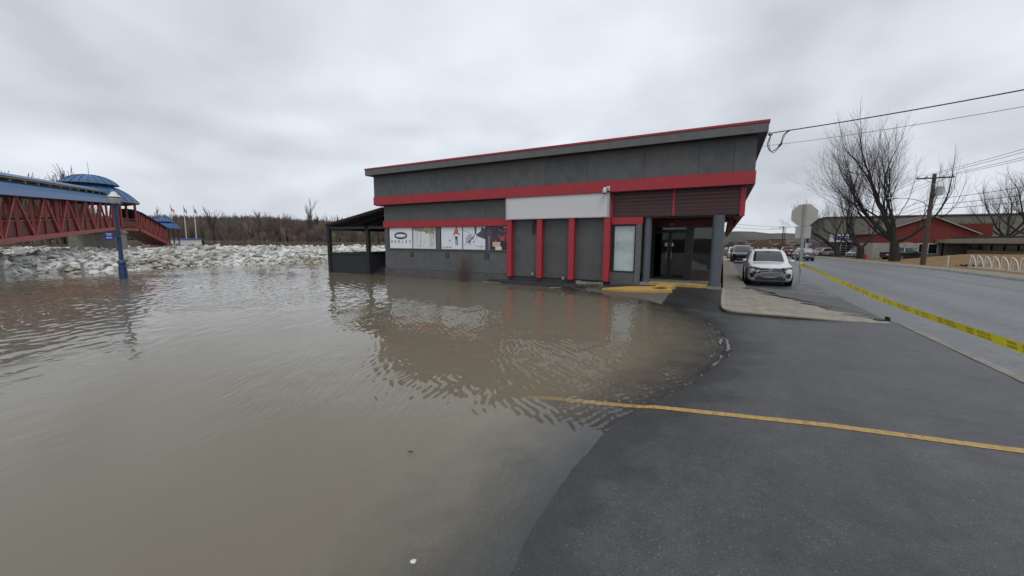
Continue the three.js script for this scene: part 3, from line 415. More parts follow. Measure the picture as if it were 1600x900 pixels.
// ------------------------------------------------------------------ small things round the entrance
{
  const yk = thing('painted_kerb', 'chipped yellow-painted concrete wheel kerb lying before the shop entrance', 'kerb');
  const ym = mat([0.95, 0.95, 0.95], 0.75, { map: wornTex([0.82, 0.66, 0.34], 256, 0.5) });
  const pl = (pts, top, t) => plate(pts, (x, z) => lotY(x, z) + top, t);
  mesh('kerb_stone', pl([[-4.3, -15.62], [-3.0, -15.25], [-1.55, -15.2], [-1.62, -15.5], [-2.2, -15.75], [-3.2, -15.85]], 0.1, 0.3), ym, yk); mesh('kerb_stone', pl([[-2.22, -15.74], [-1.62, -15.49], [-1.5, -15.9], [-1.7, -16.35], [-2.15, -16.35]], 0.13, 0.3), ym, yk);
  mesh('exposed_core', plate([[-2.3, -15.5], [-1.95, -15.28], [-1.75, -15.42], [-1.95, -15.62]], (x, z) => lotY(x, z) + 0.118, 0.05), mat([0.16, 0.1, 0.06], 0.95, { map: concreteTex }), yk);
  structure('concrete_apron', plate([[-6.0, -16.3], [-5.4, -15.7], [-4.4, -15.25], [-3.2, -14.65], [-2.1, -13.95], [-1.68, -13.3], [-1.62, -15.1], [-3.05, -15.2], [-4.45, -15.65], [-4.4, -16.5]], (x, z) => lotY(x, z) + 0.02, 0.12), mat([0.17, 0.16, 0.145], 0.85, { map: concreteTex }));
  // washed-up reeds and twigs
  const r = rng(16), gs = []; for (let i = 0; i < 90; i++) { const x = -6.1 + r() * 1.5, z = -16.2 + r() * 0.45, a = r() * 6.3, L = 0.12 + r() * 0.35, y = Math.max(0.02, lotY(x, z)) + 0.05 + r() * 0.1; gs.push(barG(V(x, y, z), V(x + Math.cos(a) * L, y + (r() - 0.4) * 0.12, z + Math.sin(a) * L * 0.5), 0.012, 0.012)); }
  const db = mesh('washed_up_debris', merged(gs), mat([0.11, 0.07, 0.045], 0.95)); db.userData.kind = 'stuff'; tag(db, 'tangle of brown reeds and twigs washed up against the foundation', 'debris');
  tag(mesh('floating_plank', boxG(-0.32, 0.32, 0, 0.035, -0.05, 0.05, 0.01).rotateZ(0.08).rotateY(-0.35).translate(-6.35, 0.01, -15.55), mat([0.42, 0.36, 0.27], 0.8, { map: woodTex })), 'short pale plank floating at the water edge beside the washed-up debris', 'plank', 'planks');
  tag(mesh('floating_plank', boxG(-0.55, 0.55, 0, 0.035, -0.05, 0.05, 0.01).rotateY(-0.06).translate(-9.9, 0.012, -16.0), mat([0.36, 0.31, 0.24], 0.8, { map: woodTex })), 'long pale plank floating along the dark ledge under the window corner', 'plank', 'planks');
  { const g = []; for (let i = 0; i < 70; i++) { const a = r() * 6.3, t = 0.1 + r() * 0.35, h = 0.7 + r() * 0.75, bx = (r() - 0.5) * 0.5; const pts = [V(bx, -0.3, (r() - 0.5) * 0.3), V(bx + Math.cos(a) * t * 0.4, h * 0.5, Math.sin(a) * t * 0.3), V(bx + Math.cos(a) * t, h, Math.sin(a) * t * 0.6)]; g.push(norm(new THREE.TubeGeometry(new THREE.CatmullRomCurve3(pts), 5, 0.0045, 3))); }
    const o = thing('bare_shrub', 'bare reddish shrub growing from the water against the shop wall', 'shrub', [-11.75, 0, -16.2]); mesh('twigs', merged(g), mat([0.16, 0.085, 0.07], 0.9), o); o.children[0].userData.kind = 'stuff'; }
  { const g = new THREE.IcosahedronGeometry(0.03, 1), p = g.attributes.position; for (let i = 0; i < p.count; i++) { const k = 1 + 0.5 * n3(p.getX(i) * 40, p.getY(i) * 40, p.getZ(i) * 40); p.setXYZ(i, p.getX(i) * k, p.getY(i) * 0.25, p.getZ(i) * k); } g.computeVertexNormals(); const o = mesh('litter_scrap', metricUV(g), M.white); o.position.set(-1.62, 0.006, -1.66); o.scale.setScalar(0.6); tag(o, 'tiny white scrap floating on the near water', 'litter'); }
  [[-2.55, -2.62, 'tiny dark leaf floating on the calm water, nearest the white scrap'], [-3.3, -4.3, 'tiny dark leaf floating just before the rippled reflection'], [-12.2, -10.4, 'dark twig floating in open water before the porch']].forEach(([x, z, l], i) => { const g = new THREE.CircleGeometry(0.022, 7).rotateX(-Math.PI / 2), p = g.attributes.position; for (let k = 0; k < p.count; k++) p.setXYZ(k, p.getX(k) * (i > 1 ? 9 : 1.5), 0.004 * n2(k, i), p.getZ(k) * 0.6); g.computeVertexNormals(); const o = mesh('floating_leaf', metricUV(g), mat([0.05, 0.04, 0.03], 0.8, { side: THREE.DoubleSide })); o.position.set(x, 0.009, z); o.rotation.y = i * 1.3 + 0.4; tag(o, l, 'leaf', 'floating leaves'); });
  const dr = thing('drain_outlet', 'small black drain fitting at the pavement corner by the road edge', 'drain', [3.66, 0.055, -12.95], 0.3); mesh('spout', boxG(-0.16, 0.12, 0, 0.06, -0.05, 0.05, 0.015), M.black, dr); mesh('flange', boxG(0.1, 0.15, -0.01, 0.13, -0.07, 0.07, 0.015), M.black, dr);
}

// ------------------------------------------------------------------ ice jam
const iceFront = (p) => lerp(34.6, 37.7, sstep(-7, -2.5, p)) + 0.6 * n2(p * 0.25, 3);
const iceTop = (q, p) => { const d = q - iceFront(p); return -0.35 + (0.62 + 0.4 * sstep(2, 9, d) + 0.26 * n2(q * 0.12, p * 0.12)) * sstep(-0.6, 3.6, d) + 0.16 * n2(q * 0.6, p * 0.6) * sstep(0, 2, d); };
const iceTex = dataTex(256, (u, v) => { const c = 0.86 + 0.12 * wrapN(u, v, 6) + 0.1 * wrapN(u, v, 25) + 0.08 * (rt() - 0.5); return [c, c, c * 0.985]; }, 1.7);
const iceMats = [[0.8, 0.8, 0.785], [0.7, 0.7, 0.68], [0.56, 0.555, 0.53], [0.84, 0.85, 0.85], [0.36, 0.31, 0.24], [0.46, 0.43, 0.37]].map((c) => new THREE.MeshPhysicalMaterial({ color: rgb(...c), roughness: 0.55, map: iceTex, bumpMap: iceTex, bumpScale: 0.02, flatShading: true }));
const iceShapes = []; { const r = rng(91); for (let k = 0; k < 10; k++) { const pts = [], n = 16; for (let i = 0; i < n; i++) { const a = r() * 6.283, e = 0.72 + 0.3 * r(), f = r() < 0.5 ? -1 : 1; pts.push(V(Math.cos(a) * e * (0.75 + 0.25 * (k % 3)), f * (0.2 + 0.18 * r()), Math.sin(a) * e * (0.6 + 0.13 * (k % 4)))); } iceShapes.push(metricUV(new ConvexGeometry(pts))); } }
{
  const P = [], U = [], I = [], nq = 70, np = 115;
  for (let i = 0; i <= nq; i++) for (let j = 0; j <= np; j++) { const p = -70 + j, q = iceFront(p) - 1 + 55 * (i / nq) ** 1.6, [x, z] = fromQP(q, p); P.push(x, iceTop(q, p), z); U.push(x, z); if (i < nq && j < np) { const o = i * (np + 1) + j; I.push(o, o + 1, o + np + 1, o + 1, o + np + 2, o + np + 1); } }
  const g = new THREE.BufferGeometry(); g.setAttribute('position', new THREE.Float32BufferAttribute(P, 3)); g.setAttribute('uv', new THREE.Float32BufferAttribute(U, 2)); g.setIndex(I); g.computeVertexNormals();
  structure('ice_field', g, new THREE.MeshPhysicalMaterial({ color: rgb(0.5, 0.49, 0.455), roughness: 0.7, map: iceTex, side: THREE.DoubleSide }));
  const r = rng(92);
  const place = (q, p, s, o) => { const [x, z] = fromQP(q, p); o.position.set(x, iceTop(q, p) + s * (0.02 + 0.16 * r()), z); o.rotation.set((r() - 0.5) * 1.1, r() * 6.28, (r() - 0.5) * 1.1); o.scale.set(s * (0.8 + 0.5 * r()), s * (0.5 + 0.5 * r()), s * (0.8 + 0.5 * r())); };
  const pick = (q, p) => { const dirt = fbm2(q * 0.12 + 3, p * 0.12, 3) + (r() - 0.5) * 0.5; return dirt > 0.32 ? (r() < 0.5 ? 4 : 5) : dirt > 0.12 ? 2 : [0, 1, 3, 0, 1][(r() * 5) | 0]; };
  for (let k = 0; k < 300; k++) { // the nearest blocks, singly
    const p = -15 + 27 * ((k % 30) + r()) / 30, q = iceFront(p) - 0.3 + 9.5 * (Math.floor(k / 30) + r()) / 10, s = 0.26 + 0.36 * r() * r() + (r() < 0.05 ? 0.35 : 0), o = mesh('ice_block', iceShapes[(r() * 10) | 0], iceMats[pick(q, p)]);
    place(q, p, s, o); tag(o, 'jagged tilted block in the front of the river ice jam', 'ice block', 'ice blocks along the front of the ice jam');
  }
  const N = 8000, d = new THREE.Object3D(), im = iceShapes.slice(0, 4).map((g) => new THREE.InstancedMesh(g, new THREE.MeshPhysicalMaterial({ roughness: 0.55, map: iceTex, flatShading: true }), N / 4));
  for (let k = 0; k < N; k++) {
    let p = -45 + 95 * r(), q = iceFront(p) - 0.2 + 46 * r() ** 1.3; if (k % 3 === 0) { p = -17 + 31 * r(); q = iceFront(p) - 0.4 + 14 * r(); }
    place(q, p, 0.18 + 0.36 * r() * r() + (q > 50 ? 0.2 : 0), d); d.updateMatrix(); im[k % 4].setMatrixAt(k >> 2, d.matrix); im[k % 4].setColorAt(k >> 2, iceMats[pick(q, p)].color);
  }
  const ig = new THREE.Group(); ig.name = 'ice_rubble'; ig.userData.kind = 'stuff'; tag(ig, 'grey-white field of broken river ice filling the river behind the front blocks', 'ice'); for (const m of im) { m.name = 'ice_pieces'; m.userData.kind = 'stuff'; ig.add(m); } scene.add(ig);
}

// ------------------------------------------------------------------ covered footbridge
function span(name, label, A, B, o) { // truss walkway from A to B (deck level), h truss height, w width
  const t = thing(name, label, 'footbridge'), d = V().subVectors(B, A), L = d.length(), side = V(-d.z, 0, d.x).normalize(), at = (s, y, e) => A.clone().addScaledVector(d, s).addScaledVector(side, e).add(V(0, y, 0)), n = o.bays, b = 0.16;
  mesh('deck', barG(at(0, -0.06, 0), at(1, -0.06, 0), o.w, 0.12), M.bridgeDark, t);
  for (const e of [-o.w / 2, o.w / 2]) {
    mesh('bottom_chord', barG(at(0, 0, e), at(1, 0, e), 0.2, 0.34), M.bridgeRed, t); mesh('top_chord', barG(at(0, o.h, e), at(1, o.h, e), 0.18, 0.2), M.bridgeDark, t);
    mesh('rail', barG(at(0, 1.2, e * 0.97), at(1, 1.2, e * 0.97), 0.06, 0.06), M.bridgeRed, t); mesh('infill_panel', barG(at(0, 0.66, e * 0.94), at(1, 0.66, e * 0.94), 0.03, 1.0), M.bridgeDark, t);
    for (let i = 0; i <= n; i++) { mesh('truss_post', barG(at(i / n, 0.1, e), at(i / n, o.h - 0.08, e), b, b), M.bridgeRed, t); if (i < n) { const up = i % 2 === 0; mesh('diagonal', barG(at((i + 0.06) / n, up ? 0.15 : o.h - 0.12, e * 1.01), at((i + 0.94) / n, up ? o.h - 0.12 : 0.15, e * 1.01), b * 0.85, b * 0.85), M.bridgeRed, t); } }
  }
  const arch = (pts, th, m, nm, seams) => { // roof sheet swept along the span from a cross-section line, with standing seams
    const gs = [], sg = []; for (let k = 0; k < pts.length - 1; k++) { const [e0, y0] = pts[k], [e1, y1] = pts[k + 1], P = [at(0, y0, e0), at(1, y0, e0), at(1, y1, e1), at(0, y1, e1)], q = V().crossVectors(V().subVectors(P[1], P[0]), V().subVectors(P[3], P[0])).normalize().multiplyScalar(th), R = P.map((v) => v.clone().add(q)); const g = new THREE.BufferGeometry(), F = [P[0], P[1], P[2], P[3], R[0], R[1], R[2], R[3]]; g.setAttribute('position', new THREE.Float32BufferAttribute(F.flatMap((v) => v.toArray()), 3)); g.setIndex([0, 2, 1, 0, 3, 2, 4, 5, 6, 4, 6, 7, 0, 1, 5, 0, 5, 4, 3, 6, 2, 3, 7, 6, 0, 4, 7, 0, 7, 3, 1, 2, 6, 1, 6, 5]); const gg = g.toNonIndexed(); gg.computeVertexNormals(); gs.push(metricUV(gg));
      if (seams) for (let i = 0; i <= seams; i++) sg.push(barG(at(i / seams, y0 + 0.03, e0), at(i / seams, y1 + 0.03, e1), 0.045, 0.07)); }
    const r = mesh(nm, merged(gs), m, t); if (seams) { const s = mesh('seams', merged(sg), m, r); s.userData.kind = 'stuff'; } return r;
  };
  if (o.monitor) {
    for (const s of [1, -1]) arch([[2.1, o.h - 0.08], [1.75, o.h + 0.4], [1.35, o.h + 0.7], [0.85, o.h + 0.88]].map(([e, y]) => [e * s, y]), 0.04 * s, M.bridgeBlue, 'roof', Math.round(L / 0.45));
    arch([[-1.05, o.h + 1.2], [-0.6, o.h + 1.42], [0, o.h + 1.52], [0.6, o.h + 1.42], [1.05, o.h + 1.2]], -0.05, M.bridgeBlue, 'monitor_roof', 0);
    for (let i = 0; i <= n; i++) for (const e of [-0.82, 0.82]) { mesh('roof_stud', barG(at((i + 0.1) / (n + 0.2), o.h + 0.8, e), at((i + 0.1) / (n + 0.2), o.h + 1.3, e), 0.12, 0.12), M.cream, t); }
    for (const e of [-0.95, 0.95]) mesh('eave_board', barG(at(0, o.h + 1.2, e), at(1, o.h + 1.2, e), 0.06, 0.16), M.cream, t);
  } else for (const s of [1, -1]) arch([[1.6, o.h - 0.05], [0.9, o.h + 0.3], [0, o.h + 0.42]].map(([e, y]) => [e * s, y]), 0.05 * s, mat([0.03, 0.05, 0.085], 0.5), 'roof', 0);
  return t;
}
function domeRoof(name, profile, m, parent, ribs, at) { const g = metricUV(new THREE.LatheGeometry(profile.map(([r, y]) => new THREE.Vector2(r, y)), 32).translate(...at)); const o = mesh(name, g, m, parent), s = []; for (let i = 0; i < ribs; i++) { const a = (i / ribs) * 2 * Math.PI; s.push(norm(tubeG(profile.map(([r, y]) => V(at[0] + Math.cos(a) * r, at[1] + y + 0.02, at[2] + Math.sin(a) * r)), 0.035, 8, 4))); } const sm = mesh('seams', merged(s), m, o); sm.userData.kind = 'stuff'; return o; }
M.bridgeBlueD = M.bridgeBlue.clone(); M.bridgeBlueD.side = THREE.DoubleSide;
span('covered_bridge', 'red steel truss footbridge span with ribbed blue roof crossing the river ice', V(-27, 1.15, 1.75), V(-63.1, 3.37, -16.5), { h: 2.85, w: 3.2, bays: 18, monitor: true });
{
  const t = thing('bridge_pavilion', 'red bridge pavilion under two stacked ribbed blue domes beside the lamp post', 'pavilion', [-66.1, 0, -16.9]);
  domeRoof('lower_dome', [[4.1, 6.5], [3.7, 7.0], [3.1, 7.6], [2.4, 8.05], [1.9, 8.25]], M.bridgeBlueD, t, 24, [0, 0, 0]); domeRoof('upper_dome', [[2.45, 8.45], [2.1, 8.85], [1.5, 9.25], [0.8, 9.48], [0.02, 9.56]], M.bridgeBlueD, t, 20, [0, 0, 0]);
  mesh('dome_drum', cyl(1.9, 1.9, 0.5, 0, 8.1, 0, 24), M.black, t); mesh('eave_ring', metricUV(new THREE.TorusGeometry(4.02, 0.07, 6, 40).rotateX(Math.PI / 2).translate(0, 6.47, 0)), M.cream, t);
  mesh('mast', cyl(0.03, 0.015, 1.6, 0, 9.5, 0, 6), M.steel, t); mesh('deck', cyl(3.9, 3.9, 0.3, 0, 3.1, 0, 8), M.bridgeRed, t);
  for (let i = 0; i < 8; i++) { const a = (i + 0.5) / 8 * 2 * Math.PI, b = (i + 1.5) / 8 * 2 * Math.PI, x = Math.cos(a) * 3.6, z = Math.sin(a) * 3.6, x2 = Math.cos(b) * 3.6, z2 = Math.sin(b) * 3.6; mesh('column', cyl(0.13, 0.13, 3.2, x, 3.4, z, 8), M.bridgeRed, t); mesh('beam', barG(V(x, 6.42, z), V(x2, 6.42, z2), 0.16, 0.3), M.bridgeDark, t); if (i % 4 !== 1) { mesh('rail', barG(V(x, 4.5, z), V(x2, 4.5, z2), 0.07, 0.07), M.bridgeRed, t); mesh('rail_panel', barG(V(x, 3.9, z), V(x2, 3.9, z2), 0.04, 0.8), M.bridgeDark, t); } }
  for (let i = 0; i < 5; i++) mesh('truss_post', barG(V(2.6 - 0.7 * i, 3.4, 2.2 + 0.2 * i), V(2.6 - 0.7 * i, 6.3, 2.2 + 0.2 * i), 0.1, 0.1), M.bridgeRed, t);
  const pr = thing('bridge_pier', 'grey concrete bridge pier rising from the ice below the pavilion', 'pier', [-63.4, 0, -16.4], -0.42); mesh('shaft', boxG(-1.6, 1.6, -1.3, 2.7, -2.1, 2.1, 0.08), mat([0.36, 0.355, 0.33], 0.9, { map: concreteTex }), pr); mesh('cap', boxG(-1.75, 1.75, 2.7, 3.1, -2.25, 2.25, 0.06), mat([0.36, 0.355, 0.33], 0.9, { map: concreteTex }), pr);
  span('bridge_ramp', 'red truss ramp with dark roof sloping down from the pavilion to the gazebo', V(-67.6, 3.3, -20.2), V(-75.2, 1.45, -25.6), { h: 2.2, w: 2.4, bays: 12 });
  const g = thing('gazebo', 'small red gazebo with double blue domed roof at the foot of the ramp', 'gazebo', [-76.2, 0, -26.9]);
  domeRoof('lower_dome', [[2.0, 3.72], [1.8, 4.1], [1.4, 4.5], [1.1, 4.62]], M.bridgeBlueD, g, 20, [0, 0, 0]); domeRoof('upper_dome', [[1.35, 4.75], [1.1, 5.1], [0.6, 5.4], [0.02, 5.5]], M.bridgeBlueD, g, 16, [0, 0, 0]); mesh('drum', cyl(1.05, 1.05, 0.3, 0, 4.55, 0, 16), M.black, g); mesh('floor', cyl(1.9, 1.9, 0.25, 0, 1.15, 0, 8), M.bridgeRed, g);
  for (let i = 0; i < 6; i++) { const a = (i / 6) * 6.283; mesh('column', cyl(0.09, 0.09, 2.5, Math.cos(a) * 1.7, 1.3, Math.sin(a) * 1.7, 8), M.bridgeDark, g); }
  mesh('footing', cyl(0.8, 0.8, 2.6, 0, -1.4, 0, 8), M.concrete, g);
}
// lamp post standing in the flood
{
  const t = thing('lamp_post', 'blue lamp post with white lantern cap standing in the flood water before the bridge', 'lamp post', [-28.07, 0, -8.0]);
  mesh('base', metricUV(new THREE.LatheGeometry([[0.18, -1.2], [0.18, 0.55], [0.15, 0.62], [0.15, 0.75], [0.19, 0.78], [0.19, 0.85], [0.1, 0.95]].map(([a, b]) => new THREE.Vector2(a, b)), 12)), M.lampBlue, t); mesh('pole', cyl(0.095, 0.072, 3.0, 0, 0.9, 0, 14), M.lampBlue, t); mesh('collar', cyl(0.16, 0.19, 0.12, 0, 3.78, 0, 14), M.lampBlue, t);
  mesh('globe', metricUV(new THREE.LatheGeometry([[0.14, 3.88], [0.21, 4.0], [0.25, 4.15], [0.25, 4.24]].map(([a, b]) => new THREE.Vector2(a, b)), 18)), mat([0.55, 0.56, 0.54], 0.25, { side: THREE.DoubleSide }), t);
  const cap = mesh('cap', metricUV(new THREE.LatheGeometry([[0.27, 4.22], [0.26, 4.27], [0.15, 4.36], [0.11, 4.46], [0.07, 4.5], [0.0, 4.52]].map(([a, b]) => new THREE.Vector2(a, b)), 18)), M.white, t); mesh('rim', cyl(0.275, 0.275, 0.04, 0, 4.2, 0, 18), M.lampBlue, t);
  const sg = thing('pole_sign', 'small blue sign plate with pale lettering fixed to the lamp post', 'sign', [-28.0, 2.2, -7.68], 1.05), tx = canvasTex(128, 160, (c) => { c.fillStyle = '#1d3a86'; c.fillRect(0, 0, 128, 160); c.fillStyle = '#b9c6e0'; c.font = 'bold 34px sans-serif'; c.fillRect(22, 26, 84, 12); c.fillRect(32, 52, 64, 12); c.fillRect(26, 96, 30, 26); c.fillRect(66, 96, 36, 10); c.fillRect(66, 112, 36, 10); });
  const pl = mesh('plate', new THREE.BoxGeometry(0.34, 0.42, 0.02), [0, 1, 2, 3, 4, 5].map((k) => (k === 4 ? new THREE.MeshPhysicalMaterial({ map: tx, roughness: 0.4 }) : M.lampBlue)), sg); mesh('clamp', boxG(0.02, 0.3, -0.04, 0.04, -0.12, -0.011), M.lampBlue, sg); pl.position.x = -0.06;
  for (const [x, z, l] of [[-33.12, -7.71, 'thin grey marker post in the water just before the ice, nearer the lamp post'], [-34.0, -4.95, 'thin grey marker post in the water at the left edge of the view']]) { const m = thing('marker_post', l, 'post', [x, 0, z], 0, 'marker posts'); mesh('shaft', boxG(-0.06, 0.06, -1.2, 0.62, -0.06, 0.06, 0.01), mat([0.35, 0.34, 0.32], 0.9), m); mesh('cap', boxG(-0.075, 0.075, 0.62, 0.68, -0.075, 0.075, 0.01), mat([0.35, 0.34, 0.32], 0.9), m); }
}
// flagpoles, hut and cedars on the far bank
{
  const flag = (cols) => canvasTex(96, 64, (c) => cols(c)), names = [['white flagpole with red and white flag nearest the gazebo', (c) => { c.fillStyle = '#c03038'; c.fillRect(0, 0, 96, 64); c.fillStyle = '#ddd'; c.fillRect(26, 0, 44, 64); c.fillStyle = '#c03038'; c.fillRect(40, 20, 16, 24); }], ['white flagpole with blue and white flag between two others', (c) => { c.fillStyle = '#2c3f86'; c.fillRect(0, 0, 96, 64); c.fillStyle = '#ddd'; c.fillRect(40, 0, 14, 64); c.fillRect(0, 26, 96, 12); }], ['white flagpole with limp pale flag beside the dark cedar', (c) => { c.fillStyle = '#8d8a94'; c.fillRect(0, 0, 96, 64); c.fillStyle = '#6d4a52'; c.fillRect(20, 10, 40, 30); }]];
  [[-82.6, -30.4], [-82, -31.95], [-81.5, -33.2]].forEach(([x, z], i) => {
    const t = thing('flagpole', names[i][0], 'flagpole', [x, 0, z], 0, 'flagpoles'); mesh('pole', cyl(0.075, 0.05, 6.6, 0, 1.1, 0, 8), M.white, t); mesh('finial', metricUV(new THREE.SphereGeometry(0.09, 8, 6).translate(0, 7.75, 0)), M.cream, t);
    const g = new THREE.PlaneGeometry(0.55, 0.6, 10, 8), p = g.attributes.position; for (let k = 0; k < p.count; k++) { const u = p.getX(k) + 0.275; p.setXYZ(k, u * 0.75, p.getY(k) - u * (0.9 + 0.2 * i), 0.13 * Math.sin(u * 11 + i) * u * 2); } g.computeVertexNormals(); g.rotateY(0.9).translate(0.06, 7.2, 0);
    mesh('flag', g, new THREE.MeshPhysicalMaterial({ map: flag(names[i][1]), roughness: 0.9, side: THREE.DoubleSide }), t);
  });
  const h = thing('park_hut', 'low white hut with blue roof edge at the foot of the flagpoles', 'hut', [-81.2, 0.4, -31.6], 1.15); mesh('wall', boxG(-2.0, 2.0, -0.6, 1.6, -1, 1), mat([0.66, 0.68, 0.72], 0.7), h); mesh('roof', boxG(-2.1, 2.1, 1.6, 1.85, -1.15, 1.15, 0.03), mat([0.08, 0.13, 0.28], 0.6), h); mesh('wall_stripe', boxG(-2.02, 2.02, 0.55, 0.75, -1.02, 1.02), mat([0.3, 0.36, 0.46], 0.7), h);
}

// ------------------------------------------------------------------ bare trees
function branchMesh(list, name, m, parent) { // list of {pts, r0, r1, sides}
  const P = [], Nn = [], I = []; let base = 0; const up = V(0.31, 0.2, 0.93).normalize(), t = V(), a = V(), b = V(), c = V();
  for (const { pts, r0, r1, sides } of list) { const n = pts.length; for (let i = 0; i < n; i++) { t.subVectors(pts[Math.min(i + 1, n - 1)], pts[Math.max(i - 1, 0)]).normalize(); a.crossVectors(t, up).normalize(); b.crossVectors(t, a); const r = lerp(r0, r1, i / (n - 1)); for (let s = 0; s < sides; s++) { const w = (s / sides) * 6.283; c.copy(a).multiplyScalar(Math.cos(w)).addScaledVector(b, Math.sin(w)); Nn.push(c.x, c.y, c.z); P.push(pts[i].x + c.x * r, pts[i].y + c.y * r, pts[i].z + c.z * r); if (i < n - 1) { const o = base + i * sides + s, e = base + i * sides + ((s + 1) % sides); I.push(o, e, o + sides, e, e + sides, o + sides); } } } base += n * sides; }
  const g = new THREE.BufferGeometry(); g.setAttribute('position', new THREE.Float32BufferAttribute(P, 3)); g.setAttribute('normal', new THREE.Float32BufferAttribute(Nn, 3)); g.setIndex(I); const uv = new Float32Array(P.length / 3 * 2); for (let i = 0; i < uv.length / 2; i++) { uv[2 * i] = P[3 * i] + P[3 * i + 2]; uv[2 * i + 1] = P[3 * i + 1]; } g.setAttribute('uv', new THREE.BufferAttribute(uv, 2));
  return mesh(name, g, m, parent);
}
function grow(out, r, p, dir, len, rd, depth, o) {
  const n = depth > 2 ? 6 : depth > 0 ? 4 : 3, pts = [p.clone()], d = dir.clone(), q = p.clone();
  for (let i = 1; i < n; i++) { d.add(V((r() - 0.5) * o.wig, (r() - 0.5) * o.wig + o.lift * (depth < 3 ? 1 : 0.6), (r() - 0.5) * o.wig)).normalize(); q.addScaledVector(d, len / (n - 1)); pts.push(q.clone()); }
  const r1 = Math.max(rd * (depth ? 0.55 : 0.4), 0.004); out[depth > o.split ? 0 : 1].push({ pts, r0: rd, r1, sides: depth > 2 ? 7 : depth > 1 ? 5 : 3 });
  if (!depth) return;
  const kids = depth > 2 ? 3 : o.kids;
  for (let k = 0; k < kids; k++) { const f = 0.3 + 0.7 * (k + r() * 0.8) / kids, i = Math.min(n - 1, Math.max(1, Math.round(f * (n - 1)))), ax = V(r() - 0.5, r() - 0.5, r() - 0.5).normalize(), cd = d.clone().applyAxisAngle(ax, (0.25 + 0.55 * r()) * o.spread).normalize(); if (cd.y < -0.1) cd.y *= -0.4; grow(out, r, pts[i], cd, len * (0.55 + 0.25 * r()), lerp(rd, r1, f) * 0.48, depth - 1, o); }
  grow(out, r, q, d.clone().add(V((r() - 0.5) * 0.4, 0.1, (r() - 0.5) * 0.4)).normalize(), len * 0.72, r1 * 0.95, depth - 1, o);
}
const bark = mat([0.055, 0.047, 0.042], 0.95, { map: woodTex }), twigM = mat([0.09, 0.075, 0.069], 0.95);
function bareTree(label, at, seed, o) { // o.limbs: [dx, dy, dz, length, radius, depth]
  const t = thing('bare_tree', label, 'tree', at, 0, 'bare street trees'), r = rng(seed), out = [[], []], top = V(o.lean?.[0] ?? 0, o.trunk, o.lean?.[1] ?? 0);
  branchMesh([{ pts: [V(0, -0.5, 0), V(0, 0.05, 0), V(top.x * 0.2, 0.6, top.z * 0.2), V(top.x * 0.5, o.trunk * 0.55, top.z * 0.5), top], r0: o.rad * 1.5, r1: o.rad * 0.9, sides: 12 }], 'trunk', o.bark ?? bark, t);
  for (const [dx, dy, dz, L, R, dep, up] of o.limbs) grow(out, r, top.clone().add(V(0, -0.3 * r(), 0)), V(dx, dy, dz).normalize(), L, R, dep, { wig: 0.3, lift: up ?? 0.1, kids: o.kids ?? 4, spread: o.spread ?? 1, split: 2 });
  branchMesh(out[0], 'limbs', o.bark ?? bark, t); const c = branchMesh(out[1], 'crown', twigM, t); c.userData.kind = 'stuff'; return t;
}
// camera-right vector at the street is about (0.72, 0, 0.69): limbs in that direction reach towards the utility pole
bareTree('largest bare street tree, many-stemmed crown rising beside the utility pole', [18, -0.25, -62], 101, { trunk: 2.6, rad: 0.42, lean: [-0.25, 0.1], limbs: [[-1.0, 0.8, -0.3, 5.4, 0.24, 5], [-0.62, 1, -0.15, 5.8, 0.26, 5], [-0.3, 1, -0.12, 5.8, 0.25, 5], [-0.02, 1, 0.02, 5.2, 0.19, 5], [-1.2, 0.5, -0.35, 5.0, 0.16, 5], [-0.8, 1, -0.4, 5.4, 0.16, 5], [-0.4, 1, 0.25, 5.0, 0.14, 4], [1, 0.24, 0.3, 4.2, 0.18, 4, 0.3]], spread: 1.15, kids: 3 });
bareTree('stocky bare tree with forked trunk behind the red hydrant', [18, -0.45, -75], 102, { trunk: 1.9, rad: 0.42, lean: [-0.1, 0], limbs: [[-1, 0.9, -0.3, 4.2, 0.2, 5], [-0.4, 1, -0.1, 3.8, 0.16, 4], [0.6, 1, 0.2, 3.2, 0.17, 4], [-1.2, 0.6, -0.3, 3.8, 0.15, 5]] });
bareTree('leaning bare tree nearest the stop sign, before the garage doors', [18, -0.6, -88], 103, { trunk: 1.6, rad: 0.4, lean: [-0.3, -0.2], limbs: [[-0.9, 0.9, -0.3, 3.8, 0.2, 5], [-1.1, 0.6, -0.3, 3.6, 0.17, 5], [0.5, 0.9, 0.2, 3.0, 0.17, 4], [-0.3, 1, -0.1, 3.4, 0.17, 4]] });
[['bare tree behind the flat-roofed building, nearest the utility pole', [37, 0.5, -86], 104, 1], ['bare tree behind the flat-roofed building, between two others', [37.5, 0.5, -81], 105, 1.05], ['bare tree behind the flat-roofed building at the right edge of view', [38.5, 0.5, -74], 106, 1.1], ['outermost bare tree past the bicycle rack, cut by the picture edge', [38, 0.5, -67], 107, 1.15]].forEach(([l, at, s, k]) => { const t = bareTree(l, at, s, { trunk: 2.4, rad: 0.28, limbs: [[-0.6, 0.9, -0.4, 3.6, 0.17, 4], [0.5, 1, 0.4, 3.6, 0.17, 4], [0.1, 1, -0.3, 3.8, 0.17, 4], [0.7, 0.6, 0.6, 3, 0.13, 4], [-0.8, 0.6, -0.6, 3, 0.13, 4]], kids: 4 }); t.scale.setScalar(k); });

